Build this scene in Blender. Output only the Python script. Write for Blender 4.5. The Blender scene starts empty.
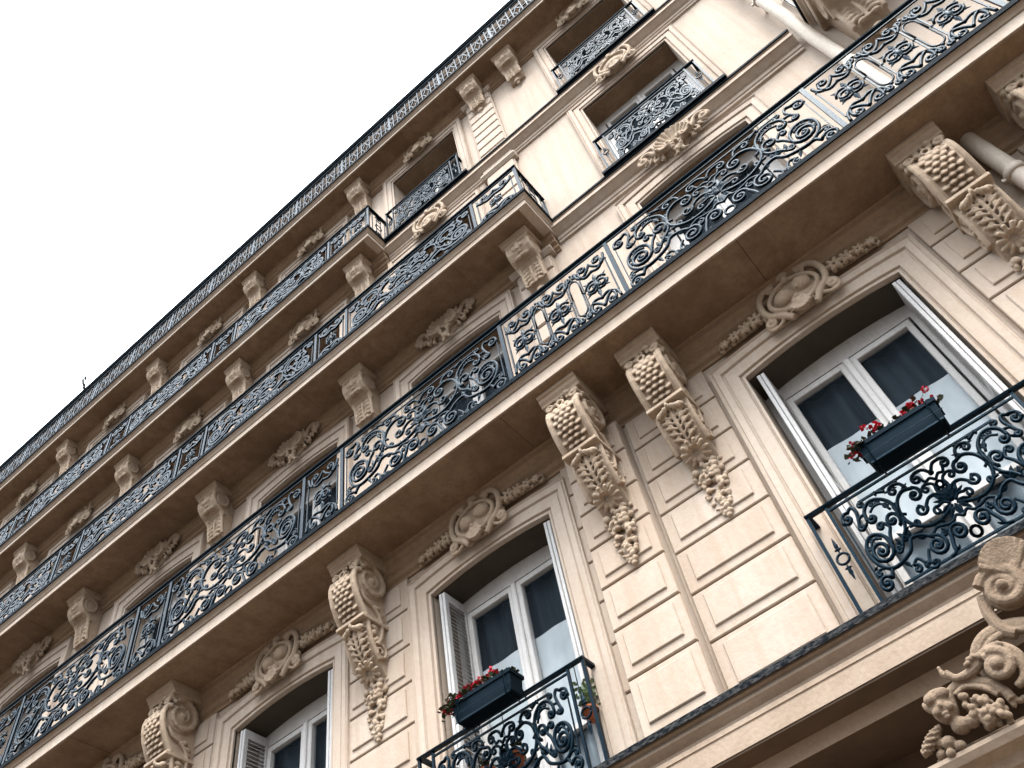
import bpy, bmesh, math, random
from mathutils import Vector, Matrix
PI = math.pi
random.seed(7)
S = bpy.context.scene
C = S.collection
# ------------------------------------------------------------------ mesh builder
# local facade frame: x along the facade, v out of the wall towards the street, z up (wall face v = 0)
class MB:
    def __init__(s): s.v = []; s.f = []; s.sm = []; s.tone = 0.0; s.tn = {}
    def add(s, vs, fs, smooth=False):
        n = len(s.v); s.v += [tuple(p) for p in vs]
        for q in fs:
            if s.tone: s.tn[len(s.f)] = s.tone
            s.f.append(tuple(i + n for i in q)); s.sm.append(smooth)
        return s
    def merge(s, o, fn=lambda p: p):
        n = len(s.v); s.v += [tuple(fn(p)) for p in o.v]
        s.f += [tuple(i + n for i in q) for q in o.f]; s.sm += o.sm
        return s
    def box(s, x0, x1, v0, v1, z0, z1):
        return s.add([(x0,v0,z0),(x1,v0,z0),(x1,v1,z0),(x0,v1,z0),(x0,v0,z1),(x1,v0,z1),(x1,v1,z1),(x0,v1,z1)],
                     [(0,3,2,1),(4,5,6,7),(0,1,5,4),(1,2,6,5),(2,3,7,6),(3,0,4,7)])
    def block(s, x0, x1, v0, v1, z0, z1, c=.006):            # box with its front edges chamfered
        a = [(x0,v0,z0),(x1,v0,z0),(x1,v0,z1),(x0,v0,z1)]
        b = [(x0,v1-c,z0),(x1,v1-c,z0),(x1,v1-c,z1),(x0,v1-c,z1)]
        d = [(x0+c,v1,z0+c),(x1-c,v1,z0+c),(x1-c,v1,z1-c),(x0+c,v1,z1-c)]
        fs = [(3,2,1,0),(8,9,10,11)]
        for o in (0, 4):
            for i in range(4): j = (i+1) % 4; fs.append((o+i, o+j, o+4+j, o+4+i))
        return s.add(a + b + d, fs)
    def prism(s, prof, x0, x1):                              # (v,z) outline extruded along x
        n = len(prof)
        vs = [(x0,a,b) for a,b in prof] + [(x1,a,b) for a,b in prof]
        return s.add(vs, [tuple(range(n))[::-1], tuple(range(n,2*n))] + [(i,(i+1)%n,n+(i+1)%n,n+i) for i in range(n)])
    def tube(s, pts, r, n=6, closed=False, flat=1.0, cap=True):
        pts = [Vector(p) for p in pts]; m = len(pts)
        if m < 2: return s
        rs = r if isinstance(r, (list, tuple)) else [r]*m
        up = None; rings = []
        for i in range(m):
            if closed: t = pts[(i+1)%m] - pts[i-1]
            else: t = pts[min(i+1,m-1)] - pts[max(i-1,0)]
            if t.length < 1e-9: t = Vector((1,0,0))
            t.normalize()
            a = Vector((0,1,0)) if abs(t.y) < .9 else Vector((1,0,0))
            b = t.cross(a).normalized(); a = b.cross(t).normalized()
            rings.append([pts[i] + (a*math.cos(2*PI*(k+.5)/n)*flat + b*math.sin(2*PI*(k+.5)/n))*rs[i] for k in range(n)])
        vs = [p for q in rings for p in q]; fs = []
        for i in range(m if closed else m-1):
            j = (i+1) % m
            for k in range(n): l = (k+1)%n; fs.append((i*n+k, i*n+l, j*n+l, j*n+k))
        if cap and not closed: fs += [tuple(range(n))[::-1], tuple(range((m-1)*n, m*n))]
        return s.add(vs, fs, n > 4)
    def ell(s, c, r, rot=(0,0,0), nu=10, nv=6):
        M = Matrix.Rotation(rot[2],3,'Z') @ Matrix.Rotation(rot[1],3,'Y') @ Matrix.Rotation(rot[0],3,'X')
        c = Vector(c); vs = []; fs = []
        for j in range(1, nv):
            for i in range(nu):
                a = PI*j/nv; b = 2*PI*i/nu
                vs.append(c + M @ Vector((r[0]*math.sin(a)*math.cos(b), r[1]*math.sin(a)*math.sin(b), r[2]*math.cos(a))))
        vs.append(c + M @ Vector((0,0,r[2]))); vs.append(c - M @ Vector((0,0,r[2])))
        T = len(vs)-2; B = len(vs)-1
        for i in range(nu):
            l = (i+1)%nu
            fs.append((T,i,l)); fs.append((B,(nv-2)*nu+l,(nv-2)*nu+i))
            for j in range(nv-2): fs.append((j*nu+i,(j+1)*nu+i,(j+1)*nu+l,j*nu+l))
        return s.add(vs, fs, True)
    def sweep(s, path, prof, closed_ends=True):              # plan path of (x,v); prof (offset to the right-hand outside, z), mitred
        m = len(path); n = len(prof); vs = []
        for i in range(m):
            p = Vector(path[i]); d = []
            if i > 0: d.append((p - Vector(path[i-1])).normalized())
            if i < m-1: d.append((Vector(path[i+1]) - p).normalized())
            ns = [Vector((-q.y, q.x)) for q in d]
            if len(ns) == 2: b = (ns[0]+ns[1]).normalized(); b /= max(.3, b.dot(ns[0]))
            else: b = ns[0]
            vs += [(p.x + b.x*o, p.y + b.y*o, z) for o, z in prof]
        fs = [(i*n+k, i*n+(k+1)%n, (i+1)*n+(k+1)%n, (i+1)*n+k) for i in range(m-1) for k in range(n)]
        if closed_ends: fs += [tuple(range(n))[::-1], tuple(range((m-1)*n, m*n))]
        return s.add(vs, fs)
    def mesh(s, name, mat, recalc=True):
        me = bpy.data.meshes.new(name)
        me.from_pydata([(p[0], -p[1], p[2]) for p in s.v], [], s.f)
        me.polygons.foreach_set('use_smooth', s.sm)
        if recalc:
            bm = bmesh.new(); bm.from_mesh(me); bmesh.ops.recalc_face_normals(bm, faces=bm.faces); bm.to_mesh(me); bm.free()
        me.materials.append(mat); me.update()
        if s.tn:
            at = me.attributes.new('tone', 'FLOAT', 'FACE')
            for k, t in s.tn.items(): at.data[k].value = t
        return me
    def build(s, name, mat, parent=None, loc=(0,0,0), recalc=True):
        o = bpy.data.objects.new(name, s.mesh(name, mat, recalc)); C.objects.link(o)
        o.location = (loc[0], -loc[1], loc[2]); o.parent = parent
        return o
def inst(o, loc, parent, sx=1):
    c = o.copy(); C.objects.link(c); c.parent = parent; c.location = (loc[0], -loc[1], loc[2]); c.scale.x = sx
    return c
def inst_tree(o, loc, parent, sx=1):
    c = inst(o, loc, parent, sx)
    for ch in [k for k in C.objects if k.parent == o]:
        d = ch.copy(); C.objects.link(d); d.parent = c
    return c
def empty(name, loc, label=None, cat=None, group=None):
    o = bpy.data.objects.new(name, None); C.objects.link(o); o.location = (loc[0], -loc[1], loc[2])
    if label: o['label'] = label; o['category'] = cat
    if group: o['group'] = group
    return o
def carve(mb, name, mat, vox, smooth=2):                     # fuse a heap of shapes into one carved surface
    me = mb.mesh('tmp', mat); o = bpy.data.objects.new('tmp', me); C.objects.link(o)
    r = o.modifiers.new('r', 'REMESH'); r.mode = 'VOXEL'; r.voxel_size = vox; r.use_smooth_shade = True
    if smooth: sm = o.modifiers.new('s', 'SMOOTH'); sm.factor = .5; sm.iterations = smooth
    dg = bpy.context.evaluated_depsgraph_get(); dg.update()
    out = bpy.data.meshes.new_from_object(o.evaluated_get(dg)); out.name = name
    bpy.data.objects.remove(o); bpy.data.meshes.remove(me)
    if not out.materials: out.materials.append(mat)
    n = bpy.data.objects.new(name, out); C.objects.link(n)
    return n
# ------------------------------------------------------------------ materials
def mat(name, col, rough=.8, spec=.3, noise=None, bump=None, metal=0, coat=0):
    m = bpy.data.materials.new(name); m.use_nodes = True; nt = m.node_tree; N = nt.nodes; L = nt.links
    b = N['Principled BSDF']; b.inputs['Base Color'].default_value = (*col, 1)
    b.inputs['Roughness'].default_value = rough; b.inputs['Specular IOR Level'].default_value = spec
    b.inputs['Metallic'].default_value = metal; b.inputs['Coat Weight'].default_value = coat
    tc = N.new('ShaderNodeTexCoord'); geo = N.new('ShaderNodeNewGeometry')
    if noise:
        prev = None
        for sc, amt, dark, det, stretch in noise:
            mp = N.new('ShaderNodeMapping'); mp.inputs['Scale'].default_value = stretch
            L.new(geo.outputs['Position'], mp.inputs['Vector'])
            n = N.new('ShaderNodeTexNoise'); n.inputs['Scale'].default_value = sc; n.inputs['Detail'].default_value = det; n.inputs['Roughness'].default_value = .6
            L.new(mp.outputs['Vector'], n.inputs['Vector'])
            r = N.new('ShaderNodeMapRange'); r.inputs['From Min'].default_value = .42; r.inputs['From Max'].default_value = .72; r.inputs['To Max'].default_value = amt
            L.new(n.outputs['Fac'], r.inputs['Value'])
            x = N.new('ShaderNodeMix'); x.data_type = 'RGBA'
            L.new(r.outputs['Result'], x.inputs['Factor'])
            if prev: L.new(prev, x.inputs['A'])
            else: x.inputs['A'].default_value = (*col, 1)
            x.inputs['B'].default_value = (*dark, 1); prev = x.outputs['Result']
        if name == 'limestone':                              # each block of stone has its own tone
            at = N.new('ShaderNodeAttribute'); at.attribute_name = 'tone'; ml = N.new('ShaderNodeMath'); ml.operation = 'MULTIPLY'; ml.inputs[1].default_value = .42
            L.new(at.outputs['Fac'], ml.inputs[0]); x = N.new('ShaderNodeMix'); x.data_type = 'RGBA'; L.new(ml.outputs[0], x.inputs['Factor'])
            L.new(prev, x.inputs['A']); x.inputs['B'].default_value = (.31,.225,.155,1); prev = x.outputs['Result']
        L.new(prev, b.inputs['Base Color'])
    if bump:
        last = None
        for sc, st in bump:
            n = N.new('ShaderNodeTexNoise'); n.inputs['Scale'].default_value = sc; n.inputs['Detail'].default_value = 5
            L.new(geo.outputs['Position'], n.inputs['Vector'])
            bp = N.new('ShaderNodeBump'); bp.inputs['Strength'].default_value = st; bp.inputs['Distance'].default_value = .01
            L.new(n.outputs['Fac'], bp.inputs['Height'])
            if last: L.new(last, bp.inputs['Normal'])
            last = bp.outputs['Normal']
        L.new(last, b.inputs['Normal'])
    return m
ST = (.42,.350,.288)
stone = mat('limestone', ST, .85, .25,
            [(.9,.45,(.34,.25,.18),4,(1,1,.6)), (7,.4,(.46,.40,.335),5,(1,1,.35)), (22,.22,(.25,.175,.12),6,(1,1,1)), (2.,.40,(.29,.205,.14),7,(5,5,.22)), (130,.12,(.20,.14,.095),3,(1,1,1))],
            [(45,.25),(8,.25)])
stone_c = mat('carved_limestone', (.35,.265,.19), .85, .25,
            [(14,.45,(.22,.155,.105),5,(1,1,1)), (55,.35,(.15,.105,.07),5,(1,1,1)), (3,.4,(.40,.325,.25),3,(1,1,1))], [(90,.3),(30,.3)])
stone_l = mat('weathered_limestone', (.29,.222,.165), .85, .25,
            [(3,.7,(.20,.145,.10),7,(1,1,1)), (2,.5,(.36,.29,.225),5,(1,1,1)), (35,.4,(.17,.12,.085),6,(1,1,1))], [(40,.25),(11,.3)])
mould_m = mat('shaded_limestone', (.27,.185,.118), .88, .2, [(2.5,.5,(.17,.115,.075),5,(1,1,1)), (20,.3,(.13,.09,.06),5,(1,1,1))], [(40,.3)])  # browner stone, with the shade beneath the balconies put into its colour
carving_shade = mat('shaded_carving', (.20,.145,.10), .88, .2, [(14,.6,(.11,.075,.05),5,(1,1,1)), (60,.5,(.08,.054,.035),5,(1,1,1))], [(90,.5),(30,.4)])  # darker stone, the shadow of the string course painted into the carving
recess_m = mat('shaded_recess_stone', (.085,.058,.04), .9, .15, [(4,.6,(.05,.034,.024),5,(1,1,1))])  # dark brown because the recess shade is put into the colour
lintel_m = mat('shaded_lintel', (.062,.052,.04), .9, .15, [(3,.6,(.04,.033,.026),5,(1,1,1)), (14,.4,(.075,.06,.045),5,(1,1,1))])  # darkened stone: shade inside the window reveal painted in
mortar = mat('mortar_and_joint_shade', (.022,.015,.010), .95, .1)  # near-black: shade of the narrow block joints is in the mortar colour
soffit_m = mat('shaded_stone_underside', (.235,.158,.100), .9, .2, [(.8,.9,(.125,.078,.048),7,(1,1,1)), (2.6,.7,(.27,.185,.122),7,(1,.5,1)), (7,.55,(.12,.075,.046),7,(1,1,1)), (30,.3,(.09,.06,.04),5,(1,1,1))], [(30,.2)])  # stained stone, browned further so its colour holds the underside's shade
iron = mat('painted_iron', (.0005,.0030,.0058), .34, .12, [(60,.4,(.0014,.0040,.0062),4,(1,1,1))], [(150,.25)])
zinc = mat('zinc_flashing', (.002,.004,.0065), .65, .05, [(40,.6,(.0035,.006,.008),5,(1,1,1))], [(70,.5)])
zinc_w = mat('worn_zinc', (.002,.004,.0065), .65, .05, [(40,.6,(.005,.008,.010),5,(1,1,1)), (24,.45,(.14,.135,.13),8,(1,1,2.5))], [(60,.9)])
paint = mat('white_paint', (.52,.50,.48), .45, .25, [(12,.35,(.30,.285,.265),5,(1,1,.3)), (80,.3,(.25,.235,.215),4,(1,1,.4))], [(60,.1)])
shut = mat('shutter_paint', (.42,.41,.40), .5, .25, [(18,.4,(.27,.27,.265),5,(1,1,.3)), (70,.35,(.18,.175,.165),3,(1,1,.5))], [(60,.15)])
sheer = mat('sheer_curtain', (.48,.51,.53), .7, .3, [(5,.8,(.22,.26,.29),3,(1,1,.15))])
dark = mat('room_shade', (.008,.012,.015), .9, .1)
curt = mat('grey_curtain', (.038,.050,.060), .8, .2, [(8,.97,(.004,.007,.010),3,(1,1,.08))])  # vertical streaks paint the shading of the folds
blind = mat('white_blind', (.88,.88,.87), .6, .3, [(2.6,.6,(.52,.56,.59),3,(1,1,.7)), (6,.3,(.66,.68,.70),3,(1,1,.3))])  # grey patches painted as blurred reflections in the panes
roofm = mat('roof_zinc', (.035,.04,.045), .5, .3, [(3,.5,(.022,.025,.03),4,(1,1,1))])
pipem = mat('pipe_paint', (.50,.44,.37), .6, .2, [(10,.4,(.40,.33,.27),4,(1,1,.3)), (30,.3,(.25,.18,.13),6,(1,1,.5))])
boxm = mat('planter_plastic', (.002,.005,.008), .5, .07, [(20,.5,(.004,.008,.011),4,(1,1,1))])
leafm = mat('geranium_leaf', (.030,.045,.018), .6, .3, [(30,.7,(.09,.05,.035),3,(1,1,1))])
leafl = mat('pale_leaf', (.13,.20,.09), .6, .3, [(30,.7,(.35,.42,.28),3,(1,1,1))])
petal = mat('red_petal', (.50,.010,.030), .6, .2, [(50,.5,(.28,.004,.02),3,(1,1,1))])
terra = mat('terracotta', (.42,.13,.06), .8, .2, [(15,.5,(.30,.09,.04),4,(1,1,1))])
asphalt = mat('asphalt', (.045,.036,.029), .9, .2, [(60,.5,(.06,.05,.04),5,(1,1,1))], [(150,.5)])
paving = mat('pavement_stone', (.11,.084,.06), .85, .2, [(4,.5,(.08,.06,.043),5,(1,1,1))], [(60,.3)])
def glass_mat():
    m = bpy.data.materials.new('window_glass'); m.use_nodes = True; nt = m.node_tree; N = nt.nodes; L = nt.links
    for n in list(N): N.remove(n)
    o = N.new('ShaderNodeOutputMaterial'); t = N.new('ShaderNodeBsdfTransparent'); t.inputs['Color'].default_value = (.90,.92,.93,1)
    g = N.new('ShaderNodeBsdfDiffuse'); g.inputs['Color'].default_value = (.05,.065,.08,1)                     # blue-grey haze painted on clear glass in place of reflections
    nz = N.new('ShaderNodeTexNoise'); nz.inputs['Scale'].default_value = 3; mr = N.new('ShaderNodeMapRange'); mr.inputs['To Max'].default_value = .22
    L.new(nz.outputs['Fac'], mr.inputs['Value']); x = N.new('ShaderNodeMixShader')
    L.new(mr.outputs['Result'], x.inputs['Fac']); L.new(t.outputs['BSDF'], x.inputs[1]); L.new(g.outputs['BSDF'], x.inputs[2]); L.new(x.outputs['Shader'], o.inputs['Surface'])
    return m
glass = glass_mat()
for q in (iron, zinc, boxm): q.node_tree.nodes['Principled BSDF'].inputs['Specular Tint'].default_value = (.25,.66,1,1)
# ------------------------------------------------------------------ the layout (metres, camera at the origin height, 5 m from the wall)
XL, XR = -19.5, 4.6
WX = [.11, -3.32, -5.97, -8.70, -11.55, -14.40, -17.2]      # window axes
PIER = [-4.68, -7.38, -10.15, -12.98, -15.8]
PIL = (-2.29, -1.715)                                         # the pilaster
FL = {'A': (3.10, 5.55), 'B': (6.52, 8.87), 'C': (9.80, 11.94), 'D': (12.74, 14.90), 'E': (15.66, 16.85)}
HW = .695
B = empty('apartment_building', (0,0,-1.6), 'cream stone apartment building with tiers of carved corbels and dark iron balconies', 'building')
def bobj(mb, name, m, parent=None, loc=(0,0,0), **k):
    p = parent or B
    o = mb.build(name, m, p, loc, **k)
    if p is B: o.location.z += 1.6
    return o
def into(o, loc, parent=None, sx=1):
    if parent is None: parent = B; loc = (loc[0], loc[1], loc[2]+1.6)
    return inst(o, loc, parent, sx)
def put(o, loc, sx=1, parent=None):                          # place the first one itself
    parent = parent or B
    o.parent = parent; o.location = (loc[0], -loc[1], loc[2] + (1.6 if parent is B else 0)); o.scale.x = sx
    return o
# ---- wall with its window openings
TW = .42; RISE = .06
def rise(k): return RISE if k in 'AB' else 0.0
mb = MB()
holes = [(-2.2, 2.42, .2, 2.66)] + [(x-HW, x+HW, FL[k][0], FL[k][1]+rise(k)) for k in FL for x in WX]
xs = sorted({XL, XR} | {h[0] for h in holes} | {h[1] for h in holes})
zs = sorted({-1.6, 17.3} | {h[2] for h in holes} | {h[3] for h in holes})
def inhole(x, z): return any(a < x < b and c < z < d for a,b,c,d in holes)
solid = lambda i, j: 0 <= i < len(xs)-1 and 0 <= j < len(zs)-1 and not inhole((xs[i]+xs[i+1])/2, (zs[j]+zs[j+1])/2)
for i in range(len(xs)-1):
    for j in range(len(zs)-1):
        if not solid(i, j): continue
        a,b,c,d = xs[i],xs[i+1],zs[j],zs[j+1]
        mb.add([(a,0,c),(b,0,c),(b,0,d),(a,0,d)], [(0,1,2,3)]); mb.add([(a,-TW,c),(b,-TW,c),(b,-TW,d),(a,-TW,d)], [(3,2,1,0)])
        if not solid(i-1,j): mb.add([(a,0,c),(a,0,d),(a,-TW,d),(a,-TW,c)], [(0,1,2,3)])
        if not solid(i+1,j): mb.add([(b,0,c),(b,-TW,c),(b,-TW,d),(b,0,d)], [(0,1,2,3)])
        if not solid(i,j-1): mb.add([(a,0,c),(a,-TW,c),(b,-TW,c),(b,0,c)], [(0,1,2,3)])
        if not solid(i,j+1): mb.add([(a,0,d),(b,0,d),(b,-TW,d),(a,-TW,d)], [(0,1,2,3)])
def arch(x, zl, r, n=12, hw=HW):                              # points left to right along the lintel
    return [(x - hw + 2*hw*i/n, zl + r*(1-(2*i/n-1)**2)) for i in range(n+1)]
for k in 'AB':                                                # the slightly bowed lintels
    for x in WX:
        p = arch(x, FL[k][1], RISE); zt = FL[k][1]+RISE
        for (xa,za),(xb,zb) in zip(p, p[1:]):
            mb.add([(xa,0,za),(xb,0,zb),(xb,0,zt+.002),(xa,0,zt+.002),(xa,-TW,za),(xb,-TW,zb)], [(0,1,2,3),(0,4,5,1)])
bobj(mb, 'wall', stone, recalc=False)
mb = MB()                                                     # the rest of the house behind the facade
mb.box(XL, XL+.4, -9, -TW-.003, -1.6, 17.3); mb.box(XR-.4, XR, -9, -TW-.003, -1.6, 17.3); mb.box(XL+.4, XR-.4, -9, -8.6, -1.6, 17.3)
bobj(mb, 'side_wall', stone)
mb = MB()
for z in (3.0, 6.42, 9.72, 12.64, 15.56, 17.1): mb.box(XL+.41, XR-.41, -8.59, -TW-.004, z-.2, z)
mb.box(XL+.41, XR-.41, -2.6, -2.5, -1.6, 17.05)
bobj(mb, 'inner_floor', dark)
mb = MB(); mb.prism([(.16,17.34),(-1.6,19.2),(-7.4,19.2),(-9.1,17.34),(-9.1,17.25),(.16,17.25)], XL-.05, XR+.05)
roof = bobj(mb, 'roof', roofm)
mb = MB(); mb.prism([(.0,16.98),(.10,17.02),(.13,17.08),(.20,17.12),(.24,17.17),(.24,17.23),(0,17.23)], XL, XR)
bobj(mb, 'cornice', stone)
mb = MB(); mb.prism([(.22,17.24),(.31,17.25),(.34,17.31),(.32,17.37),(.30,17.37),(.29,17.31),(.22,17.31)], XL-.02, XR+.02)
bobj(mb, 'gutter', zinc)
# ---- masonry blocks on the first storey
def panel(mb, x0, x1, z0, z1, v0=0, pr=.03, inset=.085, iz=.055, fl=True):
    mb.tone = random.uniform(.02, 1)**1.5
    mb.block(x0, x1, v0-.01, v0+pr, z0, z1, .007)
    if fl and x1-x0 > .3: mb.block(x0+inset, x1-inset, v0+pr-.004, v0+pr+.016, z0+iz+.02, z1-iz+.01, .007)
    mb.tone = 0.0
JZ = [3.12, 3.57, 3.98, 4.37, 4.77, 5.15, 5.55, 5.92]
for a, b, fl in [(PIL[1]+.035, -.868, True), (1.09, 1.70, True), (2.02, 3.6, True), (-2.405, PIL[0]-.004, False)] + [(p-.39, p+.41, True) for p in PIER]:
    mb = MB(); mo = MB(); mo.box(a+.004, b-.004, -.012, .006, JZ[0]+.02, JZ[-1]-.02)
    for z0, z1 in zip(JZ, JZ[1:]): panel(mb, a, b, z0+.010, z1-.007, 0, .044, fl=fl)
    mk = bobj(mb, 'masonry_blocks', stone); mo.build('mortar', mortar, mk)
mb = MB()
mb.box(PIL[0], PIL[1], -.01, .115, 3.10, 5.94)
for z0, z1 in zip(JZ, JZ[1:]): panel(mb, PIL[0]+.002, PIL[1]-.002, z0+.011, z1-.008, .115, .034, .07)
for k, (za, zb) in {'B': (6.52, 9.16), 'C': (9.62, 12.1), 'D': (12.6, 15.05)}.items():
    mb.box(PIL[0]+.03, PIL[1]-.03, -.01, .06, za, zb)
    n = 9 if k != 'D' else 9; h = (zb-za)/n
    for i in range(n): mb.block(PIL[0]+.05, PIL[1]-.05, .055, .088, za+i*h+.022, za+(i+1)*h-.022, .012)
    mb.prism([(0,zb),(.09,zb),(.13,zb+.05),(.13,zb+.09),(.10,zb+.10),(.10,zb+.15),(0,zb+.15)], PIL[0]-.02, PIL[1]+.02)
    mb.box(PIL[0]+.02, PIL[1]-.02, -.01, .085, zb+.15, zb+.27)
bobj(mb, 'pilaster', stone)
for a, b in ((-4.1,-2.3),(2.5,4.5),(-9,-4.6),(-14,-9.5),(-19,-14.5)):   # street storey under the string course
    mb = MB()
    for i in range(7): mb.block(a, b, -.01, .05, -1.5+i*.55+.015, -1.5+i*.55+.53, .015)
    bobj(mb, 'base_blocks', stone_l)
# ---- string courses and cornices
mb = MB()
mb.prism([(0,3.06),(.215,3.06),(.215,3.035),(.195,3.02),(.205,3.0),(.205,2.985),(.155,2.945),(.15,2.925),(.19,2.905),(.195,2.872),(.187,2.868),(.187,2.858),(.20,2.852),(.203,2.73),(.02,2.74),(0,2.62)], XL, XR)
bobj(mb, 'string_course', stone_l)
mb = MB(); mb.prism([(-.02,3.061),(.232,3.061),(.245,3.05),(.245,3.032),(.255,3.03),(.257,3.072),(.24,3.085),(-.02,3.09)], XL-.005, XR+.005)
bobj(mb, 'zinc_edge', zinc_w)
mb = MB(); mb.box(-2.6, 2.8, -.75, -.60, -.2, 3.0); mb.box(-2.6, 2.8, -.598, -TW-.003, 2.662, 2.80); mb.box(-2.6, -2.202, -.598, -TW-.003, -.2, 2.66); mb.box(2.422, 2.8, -.598, -TW-.003, -.2, 2.66)
for z in (2.05, 2.22, 2.40): mb.prism([(-.60,z),(-.57,z+.01),(-.55,z+.04),(-.55,z+.07),(-.60,z+.08)], -2.2, 2.42)
mb.box(-2.2, 2.42, -TW, .0, 2.640, 2.657); mb.box(XL+.5, XR-.5, .006, .196, 2.716, 2.7285)  # added dark linings, painting shade onto the recess ceiling and string underside
bobj(mb, 'doorway_recess', recess_m)
mb = MB()                                                    # bed moulds under the long balconies
def bed(z, x0, x1, k=1.0):
    mb.prism([(0,z-.30*k),(.02,z-.30*k),(.025,z-.27*k),(.055,z-.25*k),(.06,z-.19*k),(.10,z-.16*k),(.105,z-.11*k),(.14,z-.07*k),(.145,z-.02*k),(.17,z-.004),(0,z-.004)], x0, x1)
bed(6.235, XL, XR); bed(9.42, XL, -1.62, .8); bed(12.41, XL, -4.22, .8); bed(15.33, XL, XR, .9)
bobj(mb, 'bed_moulding', mould_m); mb = MB()
for x0, x1, zt in ((-1.60, 1.74, 9.60), (-4.20, 4.0, 12.56)):
    mb.prism([(0,zt),(.16,zt),(.16,zt-.022),(.145,zt-.028),(.145,zt-.05),(.155,zt-.055),(.155,zt-.115),(.135,zt-.12),(.07,zt-.175),(.045,zt-.19),(.045,zt-.25),(.03,zt-.26),(.03,zt-.30),(0,zt-.31)], x0, x1)
bobj(mb, 'cornice_moulding', stone)
mb = MB()
for x0, x1, zt in ((-1.60, 1.745, 9.60), (-4.20, 4.0, 12.56)):
    mb.prism([(-.005,zt+.002),(.165,zt+.002),(.165,zt-.015),(.178,zt-.015),(.178,zt+.02),(-.005,zt+.03)], x0, x1)
for zt, wx in ((9.60, [WX[0]]), (12.56, WX[:2])):
    for x in wx: mb.box(x-.86, x+.86, 0, .21, zt+.028, zt+.078)
bobj(mb, 'zinc_edge', zinc)
# ---- balconies
def slab(path, zt, zb, vmax, x_end, ret=True, fas=.15):
    """slab with nosing, chamfer and fascia; path = outer lower edge in plan"""
    s = MB()
    s.sweep(path, [(-.12,zb),(-.05,zb-.0005),(-.045,zb+.001),(0,zb),(0,zb+fas-.02),(-.014,zb+fas-.012),(-.014,zb+fas),(.004,zb+fas+.004),(.02,zb+fas+.03),(.048,zb+fas+.055),(.05,zt-.036),(-.12,zt-.036)])
    return s
def balcony(name, path, zt, zb, fas):
    root_mb = slab(path, zt, zb, 0, 0, True, fas)
    xs_ = [p[0] for p in path]; vm = max(p[1] for p in path)
    x0, x1 = min(xs_), max(xs_)
    a = x0 + (.118 if path[0][0] == path[1][0] else 0); b = x1 - (.118 if path[-1][0] == path[-2][0] else 0)
    root_mb.box(a, b, -.05, vm-.118, zb+.002, zt-.038)
    o = bobj(root_mb, name, soffit_stone)
    z = MB(); z.sweep(path, [(.0,zt-.034),(.052,zt-.034),(.052,zt-.052),(.066,zt-.052),(.068,zt-.0),(.05,zt+.012),(0,zt+.012)])
    z.box(a, b, 0, vm-.0, zt-.034, zt-.003)
    e = z.build('zinc_edge', zinc, o)
    u = MB(); q = a; rs = random.Random(int(zt*10))
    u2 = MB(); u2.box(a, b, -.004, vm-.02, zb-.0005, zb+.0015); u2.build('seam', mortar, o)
    while q < b:
        w_ = rs.uniform(2.4,3.2); u.box(q+.0025, min(b, q+w_)-.0025, -.005, vm-.018, zb-.007-rs.random()*.004, zb-.001); q += w_
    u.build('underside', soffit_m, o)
    return o
soffit_stone = stone
bB = balcony('balcony', [(XL,.70),(XR,.70)], 6.475, 6.235, .15)
bC = balcony('balcony', [(XL,.65),(-1.60,.65),(-1.60,.02)], 9.63, 9.42, .10)
bD = balcony('balcony', [(XL,.50),(-4.20,.50),(-4.20,.02)], 12.60, 12.41, .09)
bE = balcony('balcony', [(XL,.50),(XR,.50)], 15.52, 15.33, .09)
bN = balcony('balcony', [(2.02,.02),(2.02,.72),(XR,.72)], 9.72, 9.44, .13)
# ------------------------------------------------------------------ wrought iron
def spiral(cx, cz, R, a0, turns, d=1, r1=.18, n=None):
    """inwards from radius R at angle a0 (degrees)"""
    n = n or max(8, int(abs(turns)*14)); out = []
    for i in range(n+1):
        t = i/n; a = math.radians(a0) + d*2*PI*turns*t; r = R*(1-t*(1-r1))
        out.append((cx + r*math.cos(a), cz + r*math.sin(a)))
    return out
def cat(pts, n=6):
    P = [pts[0]] + list(pts) + [pts[-1]]; out = []
    for i in range(1, len(P)-2):
        for k in range(n):
            t = k/n
            out.append(tuple(.5*((2*P[i][j]) + (-P[i-1][j]+P[i+1][j])*t + (2*P[i-1][j]-5*P[i][j]+4*P[i+1][j]-P[i+2][j])*t*t + (-P[i-1][j]+3*P[i][j]-3*P[i+1][j]+P[i+2][j])*t**3) for j in (0,1)))
    out.append(tuple(pts[-1])); return out
def circ(cx, cz, r, n=14, a0=0, a1=360, rz=None):
    return [(cx + r*math.cos(math.radians(a0+(a1-a0)*i/n)), cz + (rz or r)*math.sin(math.radians(a0+(a1-a0)*i/n))) for i in range(n+1)]
def link(*parts):                                            # join polylines into one smooth stroke
    out = []
    for p in parts: out += list(p)
    return out
LEAF = []
def leaf2(mb, x, z, ang, L, w, v=.0, th=.010):
    """pointed blade with a raised rib"""
    a = math.radians(ang); dx, dz = math.cos(a), math.sin(a); nx, nz = -dz, dx
    pr = [(0,.15),(.25,.8),(.5,1),(.68,.62),(.8,.5),(1,0)]
    vs = []; 
    for t, q in pr: vs.append((x+dx*L*t+nx*w*q, v, z+dz*L*t+nz*w*q))
    for t, q in pr[:-1][::-1]: vs.append((x+dx*L*t-nx*w*q, v, z+dz*L*t-nz*w*q))
    m = len(vs); ridge = (x+dx*L*.4, v+th, z+dz*L*.4); back = (x+dx*L*.4, v-th, z+dz*L*.4)
    mb.add(vs+[ridge, back], [(i,(i+1)%m,m) for i in range(m)] + [((i+1)%m,i,m+1) for i in range(m)])
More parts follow.
